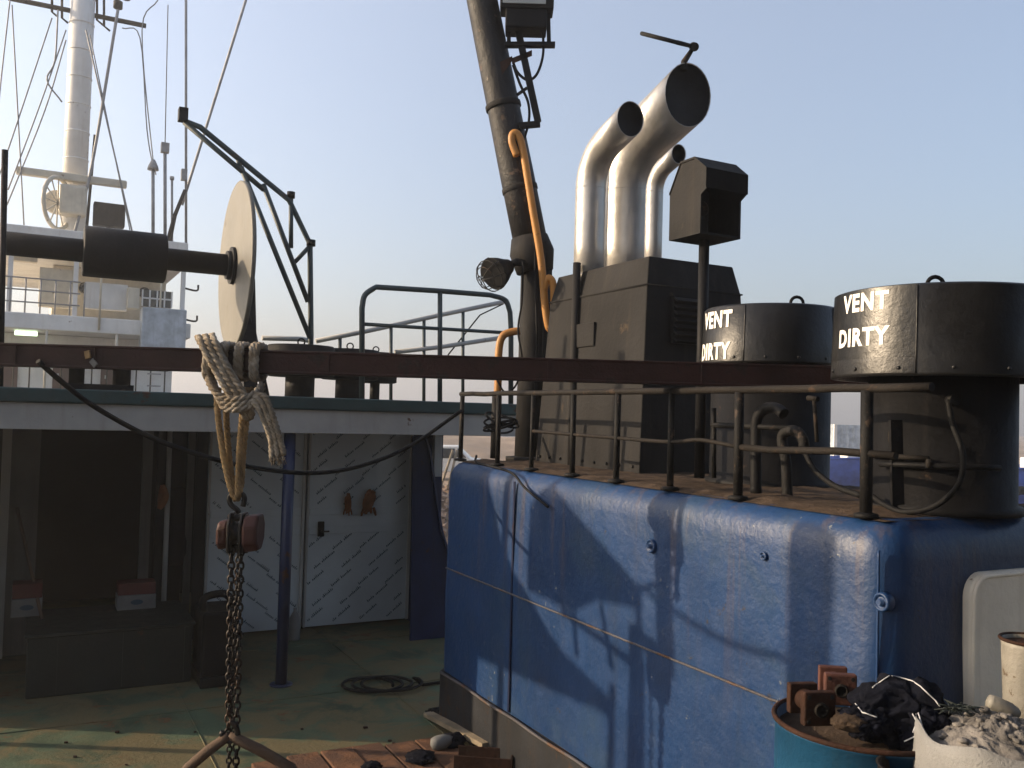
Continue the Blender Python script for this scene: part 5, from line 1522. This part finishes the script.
mb = MB(); ax_ = V((.75, .3, .1)).normalized(); mb.lathe(p - ax_ * .07, [(.01, 0), (.035, .01), (.045, .04), (.045, .09), (.03, .13), (.018, .15)], 18, ax_)
tag(mb.build('crushed_bottle', 'whitebox'), 'white plastic bottle lying among the scrap by the casing', 'bottle')
mb = blob('rag', 'denim', dz(452, 741, .06), (.09, .07, .05), .45, 2.2, 4.4, 4)
tag(mb.build('black_rag', 'denim'), 'black crumpled rag beside the white bottle in the scrap', 'rag')
mb = blob('rag', 'denim', dz(420, 757, .055), (.09, .10, .025), .45, 2.2, 9.4, 4)
tag(mb.build('dark_clump', 'denim'), 'dark clump of oily cloth on the rust stained planks', 'rag')
mb = blob('rag', 'denim', dz(372, 767, .06), (.06, .06, .03), .45, 2.2, 1.4, 4)
tag(mb.build('small_clump', 'denim'), 'small dark oily lump at the edge of the rust stained planks', 'rag')
mb = blob('rag', 'rubber', dz(440, 712, .03), (.10, .06, .03), .45, 2.2, 6.4, 4)
tag(mb.build('rubber_scrap', 'rubber'), 'black rubber scrap at the forward foot of the casing', 'scrap')
mb = MB()
for k in range(14):
    p = dz(random.uniform(0, 430), random.uniform(728, 766), .003)
    s_ = random.uniform(.004, .014)
    mb.box(p + Z * s_ * .4, V((s_, s_ * .4, 0)), V((-s_ * .3, s_ * .7, 0)), Z * s_ * .4)
o = mb.build('deck_litter', 'rusty', kind='stuff'); tag(o, 'tiny rust flakes and grit scattered on the sunlit deck', 'litter')

# ================================================================== UNSEEN THINGS ADDED ON THE PORT SIDE TO CAST SHADOWS
TANS = math.tan(SUN_EL)
def back(p, s):        # point reached from p by going s metres towards the sun
    return p + SUN_H * s + Z * (s * TANS)
def cas(px, py): return on_a(px, py, 0)
# unseen post added to cast the upright shadow band on the casing
p = back(cas(809, 600), 4.3)
post = thing('shadow_post', 'thick unseen post added on the port side deck to cast a shadow band', 'post', V((p.x, p.y, 0)))
mb = MB(); mb.tube([V((p.x, p.y, 0)), V((p.x, p.y, 3.1))], .10, 20); mb.build('column', 'black', post)
mb = MB(); mb.lathe(V((p.x, p.y, 0)), [(.2, .001), (.2, .03), (.11, .035)], 20); mb.build('base_flange', 'black', post)
# unseen plate on legs, its edge shaped to cast the curved casing shadow
edge = [(484, 462), (490, 490), (500, 540), (512, 568), (525, 590), (545, 628), (560, 650), (585, 675), (612, 700)]
sh = 5.6
up = [back(cas(x, y), sh) for x, y in edge]
fw_ = back(cas(458, 462), sh); fw2 = back(cas(458, 650), sh); aft = back(cas(612, 715), sh)
wp = thing('shadow_plate', 'curved blue plate on legs added unseen at the port side to cast a shadow', 'shadow caster', V((up[4].x, up[4].y, 0)))
mb = MB(); mb.prism(up + [aft, fw2 + FW * .3, fw_ + FW * .3 + Z * .2], -RT * .03); mb.build('plate', 'blue_dark', wp)
for q in (fw2, aft):
    mb = MB(); mb.cyl(V((q.x, q.y, 0)), V((q.x, q.y, q.z + .15)), .03, 8); mb.build('leg', 'rail', wp)
# unseen plate and triangulated bars shaped to cast the boxy casing shadow
s2 = 4.9
def bk(x, y): return back(cas(x, y), s2)
cs_ = thing('shadow_stand', 'black plate and bars on a post added unseen at the port side to cast a shadow', 'control stand', V((bk(585, 600).x, bk(585, 600).y, 0)))
mb = MB(); mb.prism([bk(530, 508), bk(548, 482), bk(640, 588), bk(640, 610), bk(595, 600), bk(572, 612), bk(528, 590)], RT * .03); mb.build('side_plate', 'black', cs_)
for pts in ([(640, 588), (640, 670)], [(600, 605), (612, 668)], [(560, 610), (640, 668)], [(572, 612), (575, 655)], [(548, 482), (552, 470)]):
    mb = MB(); mb.tube([bk(*q) for q in pts], .022, 8); mb.build('bar', 'black', cs_)
q = bk(640, 660)
mb = MB(); mb.tube([q, V((q.x - .3, q.y, q.z - .5)), V((q.x - .3, q.y, 0))], .04, 8); mb.build('post', 'black', cs_)
mb = MB(); mb.tube(crom([bk(640, 586), bk(690, 622), bk(735, 645), bk(785, 658)], 6), .016, 6)
tag(mb.build('slack_wire', 'steeldark'), 'slack wire strung from the added shadow stand to the added shadow post', 'wire')
# unseen thin upright added for the narrow shadow strip on the deck
q = S(RA0 - .2, 1.25, 0)
mb = MB(); mb.cyl(q, q + Z * 4.2, .035, 10)
tag(mb.build('port_shadow_rod', 'black'), 'slim black upright added unseen at the port corner to cast a thin shadow', 'stanchion')

# unseen house and overhang added astern to block sky light
ah = thing('aft_sky_blocker', 'dark blue house shape with overhead slab added unseen astern to block sky light', 'deckhouse', S(-1.3, -9.6, 0))
mb = MB(); mb.sbox(-5.4, 2.9, -13.5, -9.4, 0.002, 5.2); mb.build('wall', 'blue_dark', ah, bevel=.05)
mb = MB(); mb.sbox(-5.5, 3.0, -13.6, -4.3, 5.22, 5.36); mb.build('overhead_blocker', 'blue_dark', ah)
for a_ in (-5.35, 2.88):
    mb = MB(); mb.cyl(S(a_, -4.5, .001), S(a_, -4.5, 5.22), .06, 12); mb.build('blocker_post', 'black', ah)
for k in range(4):
    mb = MB(); mb.lathe(S(-4.2 + k * 2, -9.42, 3.6), [(.26, 0), (.26, .05), (.2, .06), (.2, .03), (.01, .03)], 24, FW, cap=False); mb.build('window', 'glass', ah)
mb = MB(); mb.sbox(-1.8, -1.0, -9.398, -9.34, .2, 2.0); dd_ = mb.build('door', 'doorwhite', ah, bevel=.02)

# evening haze, also standing in for the lens glare over the far bridge
mb = MB()
hx = 420.0
mb.hexa([V((x, y, z)) for z in (-2.4, 17.5) for x, y in ((-hx, -hx), (hx, -hx), (hx, hx), (-hx, hx))])
hz = mb.build('haze', 'shore', kind='stuff')
hm = bpy.data.materials.new('haze_air'); hm.use_nodes = True
hm.node_tree.nodes.clear()
ho = hm.node_tree.nodes.new('ShaderNodeOutputMaterial')
hv = hm.node_tree.nodes.new('ShaderNodeVolumePrincipled')
hv.inputs['Color'].default_value = (0.95, 0.95, 0.96, 1)
hv.inputs['Density'].default_value = 0.0022
hv.inputs['Anisotropy'].default_value = 0.45
hm.node_tree.links.new(hv.outputs[0], ho.inputs['Volume'])
hz.data.materials.clear(); hz.data.materials.append(hm)

# hull shape added out of view to block low sky light from port
nv = thing('port_sky_blocker', 'low dark hull shape added unseen on the port side to block low sky light', 'sky blocker', V((-13, 4, -1.3)))
hull_pts = [(-11.2, -16), (-11.2, 12), (-12.6, 17), (-15.0, 19), (-17.4, 17), (-18.8, 12), (-18.8, -16)]
mb = MB(); mb.prism([V((x, y, -1.295)) for x, y in hull_pts], Z * 3.3); mb.build('hull', 'hull', nv, bevel=.1)
mb = MB(); mb.tube([V((x, y, 2.08)) for x, y in hull_pts], .09, 8, closed=True); mb.build('rub_rail', 'black', nv)
for k in range(6):
    mb = MB(); mb.lathe(V((-11.05, -12 + k * 4.2, .9)), [(.25, -.35), (.32, -.2), (.32, .2), (.25, .35)], 16); mb.build('fender', 'rubber', nv)
